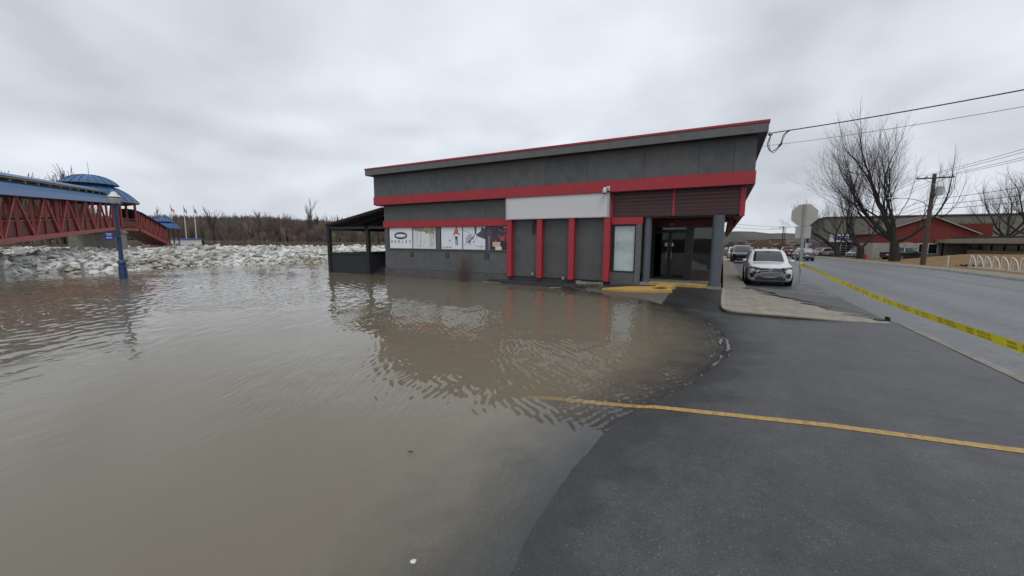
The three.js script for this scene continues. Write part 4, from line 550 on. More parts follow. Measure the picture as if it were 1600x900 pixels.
// far wood: one mass of bare trunks and brush, some stems told apart at its edge
{
  const protos = [0, 1, 2, 3].map((k) => { const out = [[], []], r = rng(300 + k); grow(out, r, V(0, -0.4, 0), V(0, 1, 0), 3.4, 0.1, 3, { wig: 0.22, lift: 0.12, kids: 5, spread: 0.85, split: 9 }); const o = branchMesh(out[1].map((b) => ({ ...b, r0: Math.max(b.r0, 0.028), r1: Math.max(b.r1, 0.022), sides: 3 })), 'x', twigM); scene.remove(o); return o.geometry; });
  taken.delete('x');
  const g = new THREE.Group(); g.name = 'far_wood'; g.userData.kind = 'stuff'; tag(g, 'brown bare wood massed along the far river bank', 'wood'); scene.add(g);
  const r = rng(310), N = 1600, d = new THREE.Object3D(), cols = [[0.2, 0.15, 0.125], [0.165, 0.13, 0.112], [0.24, 0.2, 0.175], [0.2, 0.165, 0.125]];
  const im = protos.map((p, k) => { const m = new THREE.InstancedMesh(p, new THREE.MeshPhysicalMaterial({ roughness: 1, specularIntensity: 0.2 }), N / 4); m.name = 'bare_trees'; m.userData.kind = 'stuff'; g.add(m); return m; });
  for (let k = 0; k < N; k++) { const low = k % 3 === 0, dens = r() ** 1.3, q = low ? 90 + 14 * r() : 93 + 75 * dens, p = -75 * (q / 100) + 165 * (q / 100) * r(), [x, z] = fromQP(q, p), s = (0.5 + 0.4 * r()) * (p < -20 * q / 100 ? 1.75 : 1) * (q < 100 ? 0.7 : 1) * (low ? 0.55 : 1); d.position.set(x, landY(x, z), z); d.rotation.set(0, r() * 6.3, 0); d.scale.set(s * 1.15, s, s * 1.15); d.updateMatrix(); im[k % 4].setMatrixAt(k >> 2, d.matrix); im[k % 4].setColorAt(k >> 2, rgb(...cols[(r() * 4) | 0].map((c) => c * (0.8 + 0.4 * r())))); }
  // bare trees left of the far street
  const st = new THREE.Group(); st.name = 'street_thicket'; st.userData.kind = 'stuff'; tag(st, 'brown bare thicket along the street beyond the parked cars', 'thicket'); scene.add(st);
  const sm = new THREE.InstancedMesh(protos[1], new THREE.MeshPhysicalMaterial({ color: rgb(0.15, 0.115, 0.1), roughness: 1 }), 90); sm.name = 'bare_trees'; sm.userData.kind = 'stuff'; st.add(sm);
  for (let k = 0; k < 90; k++) { const z = -62 - 130 * r(), x = -1.2 - 11 * r(), s = 0.5 + 0.35 * r(); d.position.set(x, roadY(z) - 0.4, z); d.rotation.set(0, r() * 6, 0); d.scale.setScalar(s); d.updateMatrix(); sm.setMatrixAt(k, d.matrix); }
  // evergreens: ragged cones of drooping needles
  const cone = (seed, fat) => { const rr = rng(seed), gs = []; for (let i = 0; i < 230; i++) { const h = rr(), a = rr() * 6.28, R = (1 - h) * fat * (0.55 + 0.5 * rr()) + 0.05, y = h * 6; const t = new THREE.BufferGeometry(); const w = 0.22 + 0.3 * (1 - h) * fat; t.setAttribute('position', new THREE.Float32BufferAttribute([Math.cos(a) * R * 0.2, y + 0.4, Math.sin(a) * R * 0.2, Math.cos(a + w) * R, y - 0.25 * rr(), Math.sin(a + w) * R, Math.cos(a - w) * R, y - 0.35 * rr(), Math.sin(a - w) * R], 3)); t.computeVertexNormals(); t.setAttribute('uv', new THREE.Float32BufferAttribute([0, 0, 1, 0, 0, 1], 2)); gs.push(t); } return mergeGeometries(gs); };
  const needle = new THREE.MeshPhysicalMaterial({ color: rgb(0.028, 0.042, 0.024), roughness: 1, side: THREE.DoubleSide }), cg = [cone(1, 1.35), cone(2, 1.1)];
  const evs = new THREE.Group(); evs.name = 'conifer_belt'; evs.userData.kind = 'stuff'; tag(evs, 'dark green conifers along the ridge behind the bare wood', 'conifers'); scene.add(evs);
  cg.forEach((gg, i) => { const m = new THREE.InstancedMesh(gg, needle, 120); m.name = 'conifers'; m.userData.kind = 'stuff'; for (let k = 0; k < 120; k++) { const q = 190 + 150 * r(), p = lerp(8, 60, r()) * q / 110 , [x, z] = fromQP(q, p), s = 1.4 + 0.8 * r(), cl = n2(p * 0.02 + i * 3, 5) > -0.1 ? 1 : 0.6; d.position.set(x, landY(x, z) - 0.3, z); d.rotation.set(0, r() * 6, 0); d.scale.setScalar(s * cl); d.updateMatrix(); m.setMatrixAt(k, d.matrix); } evs.add(m); });
  { const rf = new THREE.Group(); rf.name = 'ridge_forest'; rf.userData.kind = 'stuff'; tag(rf, 'dark mixed forest covering the distant ridge across the river', 'forest'); scene.add(rf); const K = 2600, kinds = [cg[0], protos[0], protos[2]].map((gg, i) => { const m = new THREE.InstancedMesh(gg, new THREE.MeshPhysicalMaterial({ roughness: 1, specularIntensity: 0.2, side: THREE.DoubleSide }), K); m.name = 'ridge_trees'; m.userData.kind = 'stuff'; rf.add(m); return m; }); for (const [i, m] of kinds.entries()) for (let k = 0; k < K; k++) { const a = Math.PI + lerp(-0.15, 0.95, r()), R = 345 + 330 * Math.sqrt(r()), x = R * Math.cos(a), z = R * Math.sin(a), s = (i ? 1.0 + 0.7 * r() : 1.0 + 0.6 * r()) * (i === 0 && n2(a * 9, R * 0.006) < -0.1 ? 0.4 : 1), c = 0.8 + 0.5 * r(); d.position.set(x, hillY(x, z) - 0.5, z); d.rotation.set(0, r() * 6.3, 0); d.scale.set(s * 1.4, s, s * 1.4); d.updateMatrix(); m.setMatrixAt(k, d.matrix); m.setColorAt(k, i ? rgb(0.15 * c, 0.125 * c, 0.12 * c) : rgb(0.034 * c, 0.044 * c, 0.034 * c)); } }
  [['dark green columnar cedar between the flagpoles', [-83.2, 1.2, -33.3], 0.42], ['dark green columnar cedar just past the last flagpole', [-82.6, 1.2, -34.5], 0.5], ['dark cedar seen through the porch opening, nearer the porch post', [-68, 1.1, -62], 0.5], ['dark cedar seen through the porch opening, nearer the shop wall', [-66, 1.1, -65], 0.45]].forEach(([l, at, s], i) => { const t = thing('cedar', l, 'tree', at, i, 'cedars on the far bank'); mesh('trunk', cyl(0.14, 0.05, 3.5, 0, -0.5, 0, 6), bark, t); mesh('crown', cg[1], needle, t); t.scale.set(s * 0.75, s, s * 0.75); });
  [['pale slender birch standing clear in the far wood', 3.0, 0.62], ['grey bare tree at the wood edge just right of the flagpoles', -3, 0.9], ['bare tree rising over the wood beside the porch roof', 14, 1.25], ['bare tree rising behind the gazebo roof', -21, 1.55], ['bare tree rising left of the gazebo, above the ramp', -24, 1.7]].forEach(([l, p, s], i) => { const [x, z] = fromQP(97 + i, p), t = thing('bank_tree', l, 'tree', [x, 1.1, z], i, 'trees at the far wood edge'); mesh('trunk', cyl(0.16, 0.05, 5, 0, -0.5, 0, 7), i ? bark : mat([0.45, 0.43, 0.4], 0.9), t); const c = mesh('crown', protos[i % 4], i ? twigM : mat([0.35, 0.33, 0.3], 0.95), t); c.userData.kind = 'stuff'; t.scale.setScalar(s); });
}

// ------------------------------------------------------------------ vehicles
function loft(st, ring) { // st: stations, ring(station) -> [[x, y], ...] closed outline
  const P = [], I = [], n = ring(st[0]).length;
  st.forEach((s) => ring(s).forEach(([x, y]) => P.push(x, y, s[0])));
  for (let i = 0; i < st.length - 1; i++) for (let k = 0; k < n; k++) { const a = i * n + k, b = i * n + ((k + 1) % n); I.push(a, a + n, b, b, a + n, b + n); }
  for (const e of [0, st.length - 1]) for (let k = 1; k < n - 1; k++) I.push(e * n, e * n + (e ? k : k + 1), e * n + (e ? k + 1 : k));
  const g = new THREE.BufferGeometry(); g.setAttribute('position', new THREE.Float32BufferAttribute(P, 3)); g.setIndex(I); g.computeVertexNormals(); return metricUV(g);
}
const both = (h) => [...h, ...h.slice(1, -1).reverse().map(([x, y]) => [-x, y])];
const lowRing = ([z, w, b, t]) => both([[0, b], [w * 0.82, b], [w * 0.95, b + 0.07], [w, b + 0.35 * (t - b)], [w * 0.99, b + 0.64 * (t - b)], [w * 0.955, t - 0.06], [w * 0.86, t - 0.004], [0, t + 0.02]]);
const topRing = ([z, bw, rw, yb, yt]) => both([[0, yb], [bw, yb], [lerp(bw, rw, 0.5), lerp(yb, yt, 0.5)], [rw, yt - 0.07], [rw * 0.86, yt], [0, yt + 0.02]]);
const station = (st, z) => { for (let i = 0; i < st.length - 1; i++) if (z <= st[i][0] && z >= st[i + 1][0]) { const t = (st[i][0] - z) / (st[i][0] - st[i + 1][0]); return st[i].map((v, k) => lerp(v, st[i + 1][k], t)); } return z > st[0][0] ? st[0] : st[st.length - 1]; };
function sheetG(rows) { const P = [], I = [], n = rows[0].length; rows.forEach((r) => r.forEach((v) => P.push(...v))); for (let i = 0; i < rows.length - 1; i++) for (let k = 0; k < n - 1; k++) { const a = i * n + k; I.push(a, a + n, a + 1, a + 1, a + n, a + n + 1); } const g = new THREE.BufferGeometry(); g.setAttribute('position', new THREE.Float32BufferAttribute(P, 3)); g.setIndex(I); g.computeVertexNormals(); return metricUV(g); }
const BODY = { suv: [[2.44, 0.6, 0.42, 0.7], [2.4, 0.8, 0.28, 0.86], [2.25, 0.89, 0.23, 0.97], [2.0, 0.93, 0.21, 1.03], [1.4, 0.95, 0.2, 1.09], [0.9, 0.96, 0.2, 1.12], [0, 0.9625, 0.2, 1.13], [-1.5, 0.9625, 0.2, 1.14], [-2.1, 0.94, 0.25, 1.12], [-2.38, 0.88, 0.32, 1.06], [-2.44, 0.8, 0.42, 0.95]],
  pickup: [[2.8, 0.62, 0.45, 0.75], [2.76, 0.84, 0.34, 0.98], [2.6, 0.93, 0.3, 1.08], [1.3, 0.96, 0.3, 1.15], [0, 0.97, 0.3, 1.18], [-1.0, 0.97, 0.3, 1.18], [-2.72, 0.96, 0.36, 1.14], [-2.8, 0.93, 0.42, 1.1]] };
const CABIN = { suv: [[1.08, 0.9, 0.88, 1.07, 1.1], [0.5, 0.91, 0.8, 1.1, 1.5], [0.15, 0.92, 0.76, 1.1, 1.67], [-0.5, 0.92, 0.75, 1.1, 1.74], [-1.5, 0.91, 0.73, 1.1, 1.72], [-2.02, 0.89, 0.7, 1.1, 1.64], [-2.36, 0.84, 0.74, 1.05, 1.1]],
  pickup: [[1.2, 0.85, 0.82, 1.12, 1.16], [0.7, 0.87, 0.72, 1.14, 1.58], [0.35, 0.88, 0.68, 1.14, 1.74], [-0.4, 0.88, 0.67, 1.14, 1.78], [-0.75, 0.87, 0.67, 1.14, 1.74], [-0.98, 0.86, 0.74, 1.14, 1.2]] };
const carGlass = mat([0.02, 0.028, 0.032], 0.06, { map: null }), tyreM = mat([0.014, 0.014, 0.015], 0.85), rimM = mat([0.4, 0.41, 0.42], 0.3, { metalness: 0.8 }), chrome = mat([0.6, 0.61, 0.62], 0.15, { metalness: 0.95, map: null }), trimM = mat([0.015, 0.015, 0.016], 0.5), lampM = mat([0.16, 0.17, 0.18], 0.12, { clearcoat: 1 }), tailM = mat([0.32, 0.012, 0.012], 0.2);
function makeCar(name, label, category, kind, paint, pos, turn, scale = 1, detail = false) {
  const t = thing(name, label, category, pos, turn, 'vehicles on the street'); t.scale.setScalar(scale);
  const pm = new THREE.MeshPhysicalMaterial({ color: rgb(...paint), roughness: 0.32, clearcoat: 0.8, clearcoatRoughness: 0.06, map: grimeTex }), B = BODY[kind], C = CABIN[kind], F = B[0][0], R = B[B.length - 1][0];
  const body = mesh('body', loft(B, lowRing), pm, t); mesh('cabin', loft(C, topRing), pm, t);
  const zs = (a, b, n = 6) => Array.from({ length: n + 1 }, (_, i) => lerp(a, b, i / n)), xs = (w, n = 8) => Array.from({ length: n + 1 }, (_, i) => lerp(-w, w, i / n));
  const screen = (a, b) => sheetG(zs(a, b, 8).map((z) => { const [, , rw, , yt] = station(C, z), w = rw * 0.9; return xs(w).map((x) => [x, yt + 0.014 + 0.02 * (1 - Math.min(1, Math.abs(x) / (rw * 0.86))) - 0.06 * sstep(rw * 0.84, rw * 0.92, Math.abs(x)), z + 0.012 * Math.sign(a + b)]); }));
  const c0 = C[0][0], c2 = C[2][0], cl = C[C.length - 1][0], cr = C[C.length - 2][0];
  const gl = new THREE.MeshPhysicalMaterial().copy(carGlass); gl.side = THREE.DoubleSide;
  mesh('windshield', screen(c0 - 0.06, c2 + 0.07), gl, t); mesh('rear_window', screen(cr - 0.03, cl + 0.06), gl, t);
  const cuts = kind === 'suv' ? [[0.62, -0.3], [-0.38, -1.25], [-1.33, -1.95]] : [[0.85, 0.0], [-0.08, -0.7]];
  for (const s of [-1, 1]) {
    for (const [a, b] of cuts) mesh('side_window', sheetG(zs(a, b, 6).map((z) => { const [, bw, rw, yb, yt] = station(C, z); return [0.1, 0.45, 0.86].map((f) => [s * (lerp(bw, rw, f) + 0.014), lerp(yb, yt - 0.06, f), z]); })), gl, t);
    const m = mesh('mirror', boxG(s * 1.03 - 0.1, s * 1.03 + 0.1, 1.1, 1.25, c2 + 0.5, c2 + 0.62, 0.05), detail ? pm : trimM, t); mesh('mirror_arm', boxG(Math.min(s * 0.84, s * 0.95), Math.max(s * 0.84, s * 0.95), 1.08, 1.13, c2 + 0.5, c2 + 0.58), trimM, m);
    mesh('headlight', metricUV(new RoundedBoxGeometry(0.4, 0.13, 0.2, 2, 0.05).rotateZ(s * 0.12).rotateY(s * 0.5).translate(s * 0.66, 0.87, F - 0.13)), lampM, t);
    mesh('tail_light', metricUV(new RoundedBoxGeometry(0.28, 0.2, 0.16, 2, 0.04).rotateY(-s * 0.35).translate(s * 0.72, 0.97, R + 0.06)), tailM, t);
    for (const z of [F - 1.0, R + 1.08]) {
      mesh('wheel_arch', metricUV(new THREE.CylinderGeometry(0.45, 0.45, 0.03, 24, 1, false).rotateZ(Math.PI / 2).translate(s * 0.957, 0.4, z)), trimM, t);
      const w = mesh('wheel', metricUV(new THREE.CylinderGeometry(0.375, 0.375, 0.26, 26).rotateZ(Math.PI / 2).translate(s * 0.852, 0.375, z)), tyreM, t); mesh('rim', metricUV(new THREE.CylinderGeometry(0.25, 0.25, 0.02, 20).rotateZ(Math.PI / 2).translate(s * 0.99, 0.375, z)), rimM, w);
    }
  }
  mesh('sill_trim', boxG(-0.97, 0.97, 0.2, 0.32, R + 1.5, F - 1.45, 0.02), trimM, t); mesh('grille', boxG(-0.45, 0.45, 0.66, 0.84, F - 0.06, F + 0.012, 0.02), trimM, t); mesh('lower_intake', boxG(-0.62, 0.62, 0.3, 0.44, F - 0.12, F + 0.0, 0.03), trimM, t); mesh('rear_bumper', boxG(-0.82, 0.82, 0.36, 0.55, R - 0.02, R + 0.1, 0.03), trimM, t); mesh('licence_plate', boxG(-0.17, 0.17, 0.7, 0.84, R - 0.012, R + 0.05), M.white, t);
  if (detail) {
    const chromeBar = (x, y, z, h) => mesh('chrome_bar', boxG(-x, x, y, y + h, z, z + 0.03, 0.01), chrome, t);
    chromeBar(0.5, 0.845, F - 0.02, 0.045); chromeBar(0.44, 0.74, F + 0.008, 0.03); chromeBar(0.42, 0.66, F + 0.005, 0.03);
    const lg = mesh('lower_grille', sheetG([[-0.5, 0.46], [-0.56, 0.64]].map(([w, y]) => [-1, 0, 1].map((k) => [w * k, y, F + 0.022]))), new THREE.MeshPhysicalMaterial({ color: rgb(0.05, 0.05, 0.05), roughness: 0.5, side: THREE.DoubleSide }), t); for (let k = 0; k < 3; k++) mesh('grille_bar', boxG(-0.5 - 0.02 * k, 0.5 + 0.02 * k, 0.475 + k * 0.06, 0.497 + k * 0.06, F + 0.024, F + 0.045, 0.006), chrome, lg);
    mesh('skid_plate', boxG(-0.6, 0.6, 0.2, 0.27, F - 0.2, F - 0.02, 0.02), trimM, t);
    for (const s of [-1, 1]) { mesh('fog_lamp', metricUV(new RoundedBoxGeometry(0.16, 0.24, 0.1, 2, 0.04).rotateZ(-s * 0.25).rotateY(s * 0.55).translate(s * 0.745, 0.52, F - 0.06)), trimM, t); mesh('headlight_trim', metricUV(new RoundedBoxGeometry(0.2, 0.09, 0.2, 2, 0.03).rotateY(s * 0.4).translate(s * 0.54, 0.86, F - 0.075)), trimM, t); }
    const em = mesh('emblem', metricUV(new THREE.TorusGeometry(0.075, 0.01, 6, 24).scale(1.25, 0.85, 1).translate(0, 0.79, F + 0.03)), chrome, t); mesh('emblem_ring', metricUV(new THREE.TorusGeometry(0.04, 0.008, 6, 20).scale(0.7, 1.2, 1).translate(0, 0.79, F + 0.032)), chrome, em); mesh('emblem_ring', metricUV(new THREE.TorusGeometry(0.05, 0.008, 6, 20).scale(1.2, 0.5, 1).translate(0, 0.81, F + 0.034)), chrome, em);
    for (const s of [-1, 1]) { mesh('wiper', barG(V(s * 0.1 + 0.1, 1.13, 1.0), V(s * 0.1 - 0.42, 1.2, 0.88), 0.02, 0.02), trimM, t); mesh('roof_rail', barG(V(s * 0.6, 1.74, 0.0), V(s * 0.58, 1.73, -1.8), 0.035, 0.04), trimM, t); }
    mesh('rear_view_mirror', boxG(-0.12, 0.12, 1.56, 1.62, 0.36, 0.385, 0.01), trimM, t);
  }
  return t;
}
makeCar('suv', 'white sport utility vehicle with chrome grille parked facing the corner pavement', 'suv', 'suv', [0.82, 0.83, 0.84], [1.96, 0.045, -23.2], 0.0, 0.945, true);
makeCar('suv', 'black sport utility vehicle parked behind the white one', 'suv', 'suv', [0.012, 0.012, 0.014], [1.75, -0.04, -46.9], 0.01);
makeCar('car', 'silver car parked furthest back in the kerbside row', 'car', 'suv', [0.4, 0.41, 0.42], [1.45, -0.22, -59.5], 0, 0.93);
makeCar('car', 'grey-blue hatchback driving away, seen from behind past the stop sign', 'car', 'suv', [0.16, 0.18, 0.22], [9.0, -0.24, -61], Math.PI + 0.05, 0.9);
makeCar('suv', 'silver sport utility vehicle seen side-on across the street before the garage', 'suv', 'suv', [0.38, 0.37, 0.35], [16.2, -0.6, -91.3], Math.atan2(-3.2, 3.2), 0.98);
makeCar('pickup_truck', 'dark red pickup driving away beyond the hatchback', 'pickup', 'pickup', [0.12, 0.012, 0.014], [9.6, -0.48, -80], Math.PI);
makeCar('car', 'white car standing between the leaning tree and garage doors', 'car', 'suv', [0.62, 0.62, 0.62], [21.2, -0.62, -91], Math.atan2(-2, 3), 0.9);
makeCar('pickup_truck', 'black pickup parked behind the largest tree beside the red building', 'pickup', 'pickup', [0.012, 0.013, 0.014], [21.4, -0.3, -71.3], Math.atan2(5, -4.8));
makeCar('car', 'white car approaching far down the street', 'car', 'suv', [0.6, 0.6, 0.6], [5.2, -0.95, -118], 0, 0.95); makeCar('car', 'dark car approaching far down the street, behind the white one', 'car', 'suv', [0.05, 0.05, 0.055], [5.6, -1.15, -134], 0, 0.95);
makeCar('car', 'pale car far down the street in the right hand lane', 'car', 'suv', [0.45, 0.46, 0.47], [12.4, -0.8, -106], Math.PI, 0.95);

// ------------------------------------------------------------------ street furniture
{
  const s = thing('stop_sign', 'grey back of an octagonal road sign with square plate on galvanised post', 'sign', [2.63, 0, -17.98]), galv = mat([0.4, 0.41, 0.42], 0.45, { metalness: 0.5 });
  mesh('post', merged([boxG(-0.04, 0.04, 0, 3.46, 0.0, 0.006), boxG(-0.04, -0.032, 0, 3.46, -0.03, 0), boxG(0.032, 0.04, 0, 3.46, -0.03, 0)]), galv, s);
  const holes = []; for (let k = 0; k < 60; k++) holes.push(boxG(-0.011, 0.011, 0.1 + k * 0.056, 0.122 + k * 0.056, 0.005, 0.0075)); const hm = mesh('post_holes', merged(holes), mat([0.05, 0.05, 0.05], 0.8), s); hm.userData.kind = 'stuff';
  const oct = new THREE.Shape(); for (let i = 0; i < 8; i++) { const a = (i + 0.5) / 8 * 2 * Math.PI; oct[i ? 'lineTo' : 'moveTo'](Math.cos(a) * 0.43, Math.sin(a) * 0.43); }
  const alu = mat([0.47, 0.45, 0.41], 0.6), pl = mesh('octagon', metricUV(new THREE.ExtrudeGeometry(oct, { depth: 0.004, bevelEnabled: false }).translate(0, 3.06, -0.037)), alu, s); mesh('octagon_face', metricUV(new THREE.ExtrudeGeometry(oct, { depth: 0.002, bevelEnabled: false }).scale(0.99, 0.99, 1).translate(0, 3.06 * 1, -0.041)), M.red, pl);
  mesh('lower_plate', boxG(-0.24, 0.24, 2.2, 2.65, -0.038, -0.033, 0.002), mat([0.46, 0.45, 0.42], 0.6), s); for (const y of [2.35, 2.85, 3.3]) mesh('bolt', boxG(-0.014, 0.014, y, y + 0.028, 0.006, 0.02), galv, s);
  s.rotation.z = 0.012;
  const st = thing('tape_stake', 'steel stake holding the near end of the yellow tape', 'stake', [1.72, 0.05, 1.2]); mesh('shaft', cyl(0.02, 0.02, 1.6, 0, -0.2, 0, 8), galv, st); mesh('cap', cyl(0.026, 0.026, 0.03, 0, 1.4, 0, 8), M.black, st);
  const n = 160, P = [], U = [], I = [], r = rng(2); let L = 0, prev = null;
  const run = new THREE.CatmullRomCurve3([V(2.6, 1.25, -17.96), V(2.45, 1.235, -14.5), V(2.07, 1.235, -7.45), V(1.885, 1.32, -4), V(1.78, 1.37, -1.4), V(1.74, 1.39, 1.2)]);
  for (let i = 0; i <= n; i++) { const p = run.getPoint(i / n), tw = 0.25 * Math.sin(i * 0.05) + 0.12 * n2(i * 0.06, 1) + 1.25 * sstep(8, 0, i), h = 0.037; if (prev) L += p.distanceTo(prev); prev = p; for (const e of [-1, 1]) { P.push(p.x + Math.sin(tw) * h * e, p.y + Math.cos(tw) * h * e, p.z); U.push(L / 1.25, e > 0 ? 1 : 0); } if (i < n) { const o = i * 2; I.push(o, o + 2, o + 1, o + 1, o + 2, o + 3); } }
  const g = new THREE.BufferGeometry(); g.setAttribute('position', new THREE.Float32BufferAttribute(P, 3)); g.setAttribute('uv', new THREE.Float32BufferAttribute(U, 2)); g.setIndex(I); g.computeVertexNormals();
  const tx = canvasTex(1024, 64, (c) => { c.fillStyle = '#dfd21c'; c.fillRect(0, 0, 1024, 64); c.fillStyle = '#4d4a10'; c.font = 'bold 25px sans-serif'; c.fillText('DANGER', 20, 30); c.fillText('DANGER', 20, 56); c.fillText('NE PASSEZ PAS', 170, 30); c.fillText('DO NOT CROSS', 174, 56); c.fillText('DANGER', 530, 30); c.fillText('DANGER', 530, 56); c.fillText('NE PASSEZ PAS', 684, 30); c.fillText('DO NOT CROSS', 688, 56); }); tx.wrapS = THREE.RepeatWrapping;
  const tp = mesh('caution_tape', g, new THREE.MeshPhysicalMaterial({ map: tx, roughness: 0.35, side: THREE.DoubleSide })); tag(tp, 'yellow caution tape with dark lettering stretched from the sign post along the road edge', 'tape');
  const kn = mesh('tape_knot', merged([boxG(-0.05, 0.05, 1.16, 1.2, -0.05, 0.02, 0.012), boxG(-0.045, 0.045, 1.22, 1.3, -0.045, 0.02, 0.012), boxG(-0.02, 0.02, 1.04, 1.16, 0.012, 0.02, 0.004)]), mat([0.68, 0.6, 0.03], 0.5)); kn.position.set(2.63, 0, -17.97); tag(kn, 'knot of yellow tape tied round the sign post', 'tape knot');
}
function utilityPole(label, at, full) {
  const t = thing('utility_pole', label, 'utility pole', at, 0, 'utility poles'); mesh('shaft', cyl(0.2, 0.13, 8.9, 0, -0.6, 0, 14), M.wood, t);
  mesh('crossarm', boxG(-1.25, 1.25, 7.85, 7.97, 0.1, 0.22, 0.01), M.wood, t); for (const x of [-1.15, -0.55, 0.55, 1.15]) mesh('insulator', cyl(0.05, 0.035, 0.16, x, 7.97, 0.16, 8), mat([0.2, 0.2, 0.22], 0.3), t);
  for (const s of [-1, 1]) mesh('brace', barG(V(0, 7.3, 0.14), V(s * 0.7, 7.86, 0.14), 0.035), M.steel, t);
  if (full) {
    const tr = mesh('transformer', cyl(0.25, 0.25, 0.72, 0.42, 6.35, 0.12, 16), mat([0.42, 0.43, 0.43], 0.5), t); mesh('transformer_lid', cyl(0.27, 0.22, 0.08, 0.42, 7.07, 0.12, 16), mat([0.42, 0.43, 0.43], 0.5), tr); mesh('bushing', cyl(0.03, 0.03, 0.2, 0.42, 7.12, 0.12, 6), M.steel, tr); mesh('hanger', boxG(0.12, 0.25, 6.5, 6.95, 0.06, 0.14), M.steel, tr);
    const ar = mesh('lamp_arm', tubeG([V(0, 5.1, 0), V(-0.5, 5.75, 0), V(-1.3, 6.1, 0), V(-2.4, 6.22, 0)], 0.035, 20, 6), M.steel, t); mesh('lamp_head', boxG(-3.0, -2.35, 6.16, 6.3, -0.14, 0.14, 0.05), M.steel, ar);
    mesh('cable_box', boxG(-0.12, 0.12, 6.2, 6.5, 0.12, 0.26, 0.02), M.greyDark, t);
  }
  return t;
}
utilityPole('wooden utility pole with transformer and street lamp arm across the street', [16.5, 0, -50], true);
utilityPole('wooden utility pole standing outside the picture opposite the parking lot', [16.5, 0, -11.5], false);
utilityPole('thin distant utility pole far down the right side of the street', [16.5, -1.2, -150], false);
const wireM = mat([0.03, 0.03, 0.033], 0.6); let wires = 0;
function wire(label, a, b, sag, r = 0.012) { const pts = []; for (let i = 0; i <= 12; i++) { const t = i / 12, p = V(...a).lerp(V(...b), t); p.y -= sag * 4 * t * (1 - t); pts.push(p); } const o = mesh('overhead_cable', tubeG(pts, r, 36, 5), wireM); tag(o, label, 'cable', 'overhead cables'); return o; }
wire('thick twisted service cable from the roof corner to the right picture edge', [1.2, 5.72, -16.1], [16.5, 6.75, -11.4], 0.35, 0.017);
wire('thin cable from behind the roof corner to the right picture edge', [0.6, 7.2, -25.5], [16.5, 6.3, -11.4], 0.45, 0.009);
{ const m = thing('service_mast', 'galvanised service mast on the shop roof, hidden behind the fascia', 'mast', [0.6, 6.0, -25.5]); mesh('pipe', cyl(0.04, 0.04, 1.25, 0, 0, 0, 8), M.steel, m); mesh('cap', cyl(0.06, 0.03, 0.1, 0, 1.22, 0, 8), M.steel, m);
  const d = thing('cable_anchor', 'drooping cable loop with black splice hanging from the roof corner', 'cable loop', [1.13, 5.62, -16.05]); mesh('bracket', metricUV(new THREE.SphereGeometry(0.07, 10, 8).translate(0.04, 0.06, 0)), M.steel, d); mesh('loop', tubeG([V(0.05, 0.03, 0), V(-0.02, -0.3, 0.02), V(0.1, -0.52, 0.02), V(0.32, -0.36, 0), V(0.42, 0.0, 0), V(0.56, 0.11, 0.02)], 0.014, 30, 5), wireM, d); mesh('loop', tubeG([V(0.06, 0.03, 0.03), V(0.02, -0.32, 0.05), V(0.15, -0.58, 0.05), V(0.36, -0.3, 0.02), V(0.46, 0.0, 0), V(0.6, 0.12, 0.02)], 0.012, 30, 5), mat([0.25, 0.25, 0.26], 0.5), d); mesh('splice', metricUV(new THREE.CapsuleGeometry(0.035, 0.1, 4, 8).rotateZ(-0.6).translate(0.34, -0.33, 0.02)), M.black, d); }
[-1.15, -0.55, 0.55, 1.15].forEach((x, i) => { wire(['outermost', 'second', 'third', 'innermost'][3 - i] + ' high conductor from the pole crossarm towards the near side', [16.5 + x, 8.1, -50 + 0.16], [16.5 + x, 8.1, -11.34], 0.5, 0.014); wire(['outermost', 'second', 'third', 'innermost'][3 - i] + ' high conductor from the pole crossarm down the far street', [16.5 + x, 8.1, -50 + 0.16], [16.5 + x, 6.9, -149.8], 1.6, 0.014); });
[6.0, 5.5, 5.1].forEach((y, i) => { wire(['upper', 'middle', 'lower'][i] + ' communication cable on the pole towards the near side', [16.3, y, -49.9], [16.3, y, -11.4], 0.5, 0.018); wire(['upper', 'middle', 'lower'][i] + ' communication cable on the pole down the far street', [16.3, y, -50.1], [16.3, y - 1.2, -149.8], 1.4, 0.018); });
{ const l = thing('street_lamp', 'distant street lamp with short arm between the stop sign and shop corner', 'street lamp', [14.5, -1.1, -128]); mesh('pole', cyl(0.13, 0.09, 7.2, 0, -0.3, 0, 8), M.wood, l); mesh('arm', barG(V(0, 6.8, 0), V(-2.6, 6.95, 0), 0.08), M.steel, l); mesh('head', boxG(-3.2, -2.5, 6.88, 7.02, -0.15, 0.15, 0.04), M.steel, l);
  wire('upper distant cable crossing behind the stop sign', [14.5, 6.2, -128], [-8, 8.2, -105], 0.6, 0.03); wire('lower distant cable crossing behind the stop sign', [14.5, 5.5, -128], [-8, 7.6, -105], 0.8, 0.03);
  const q = utilityPole('distant utility pole left of the street behind the shop', [-8, -0.9, -105], false); }
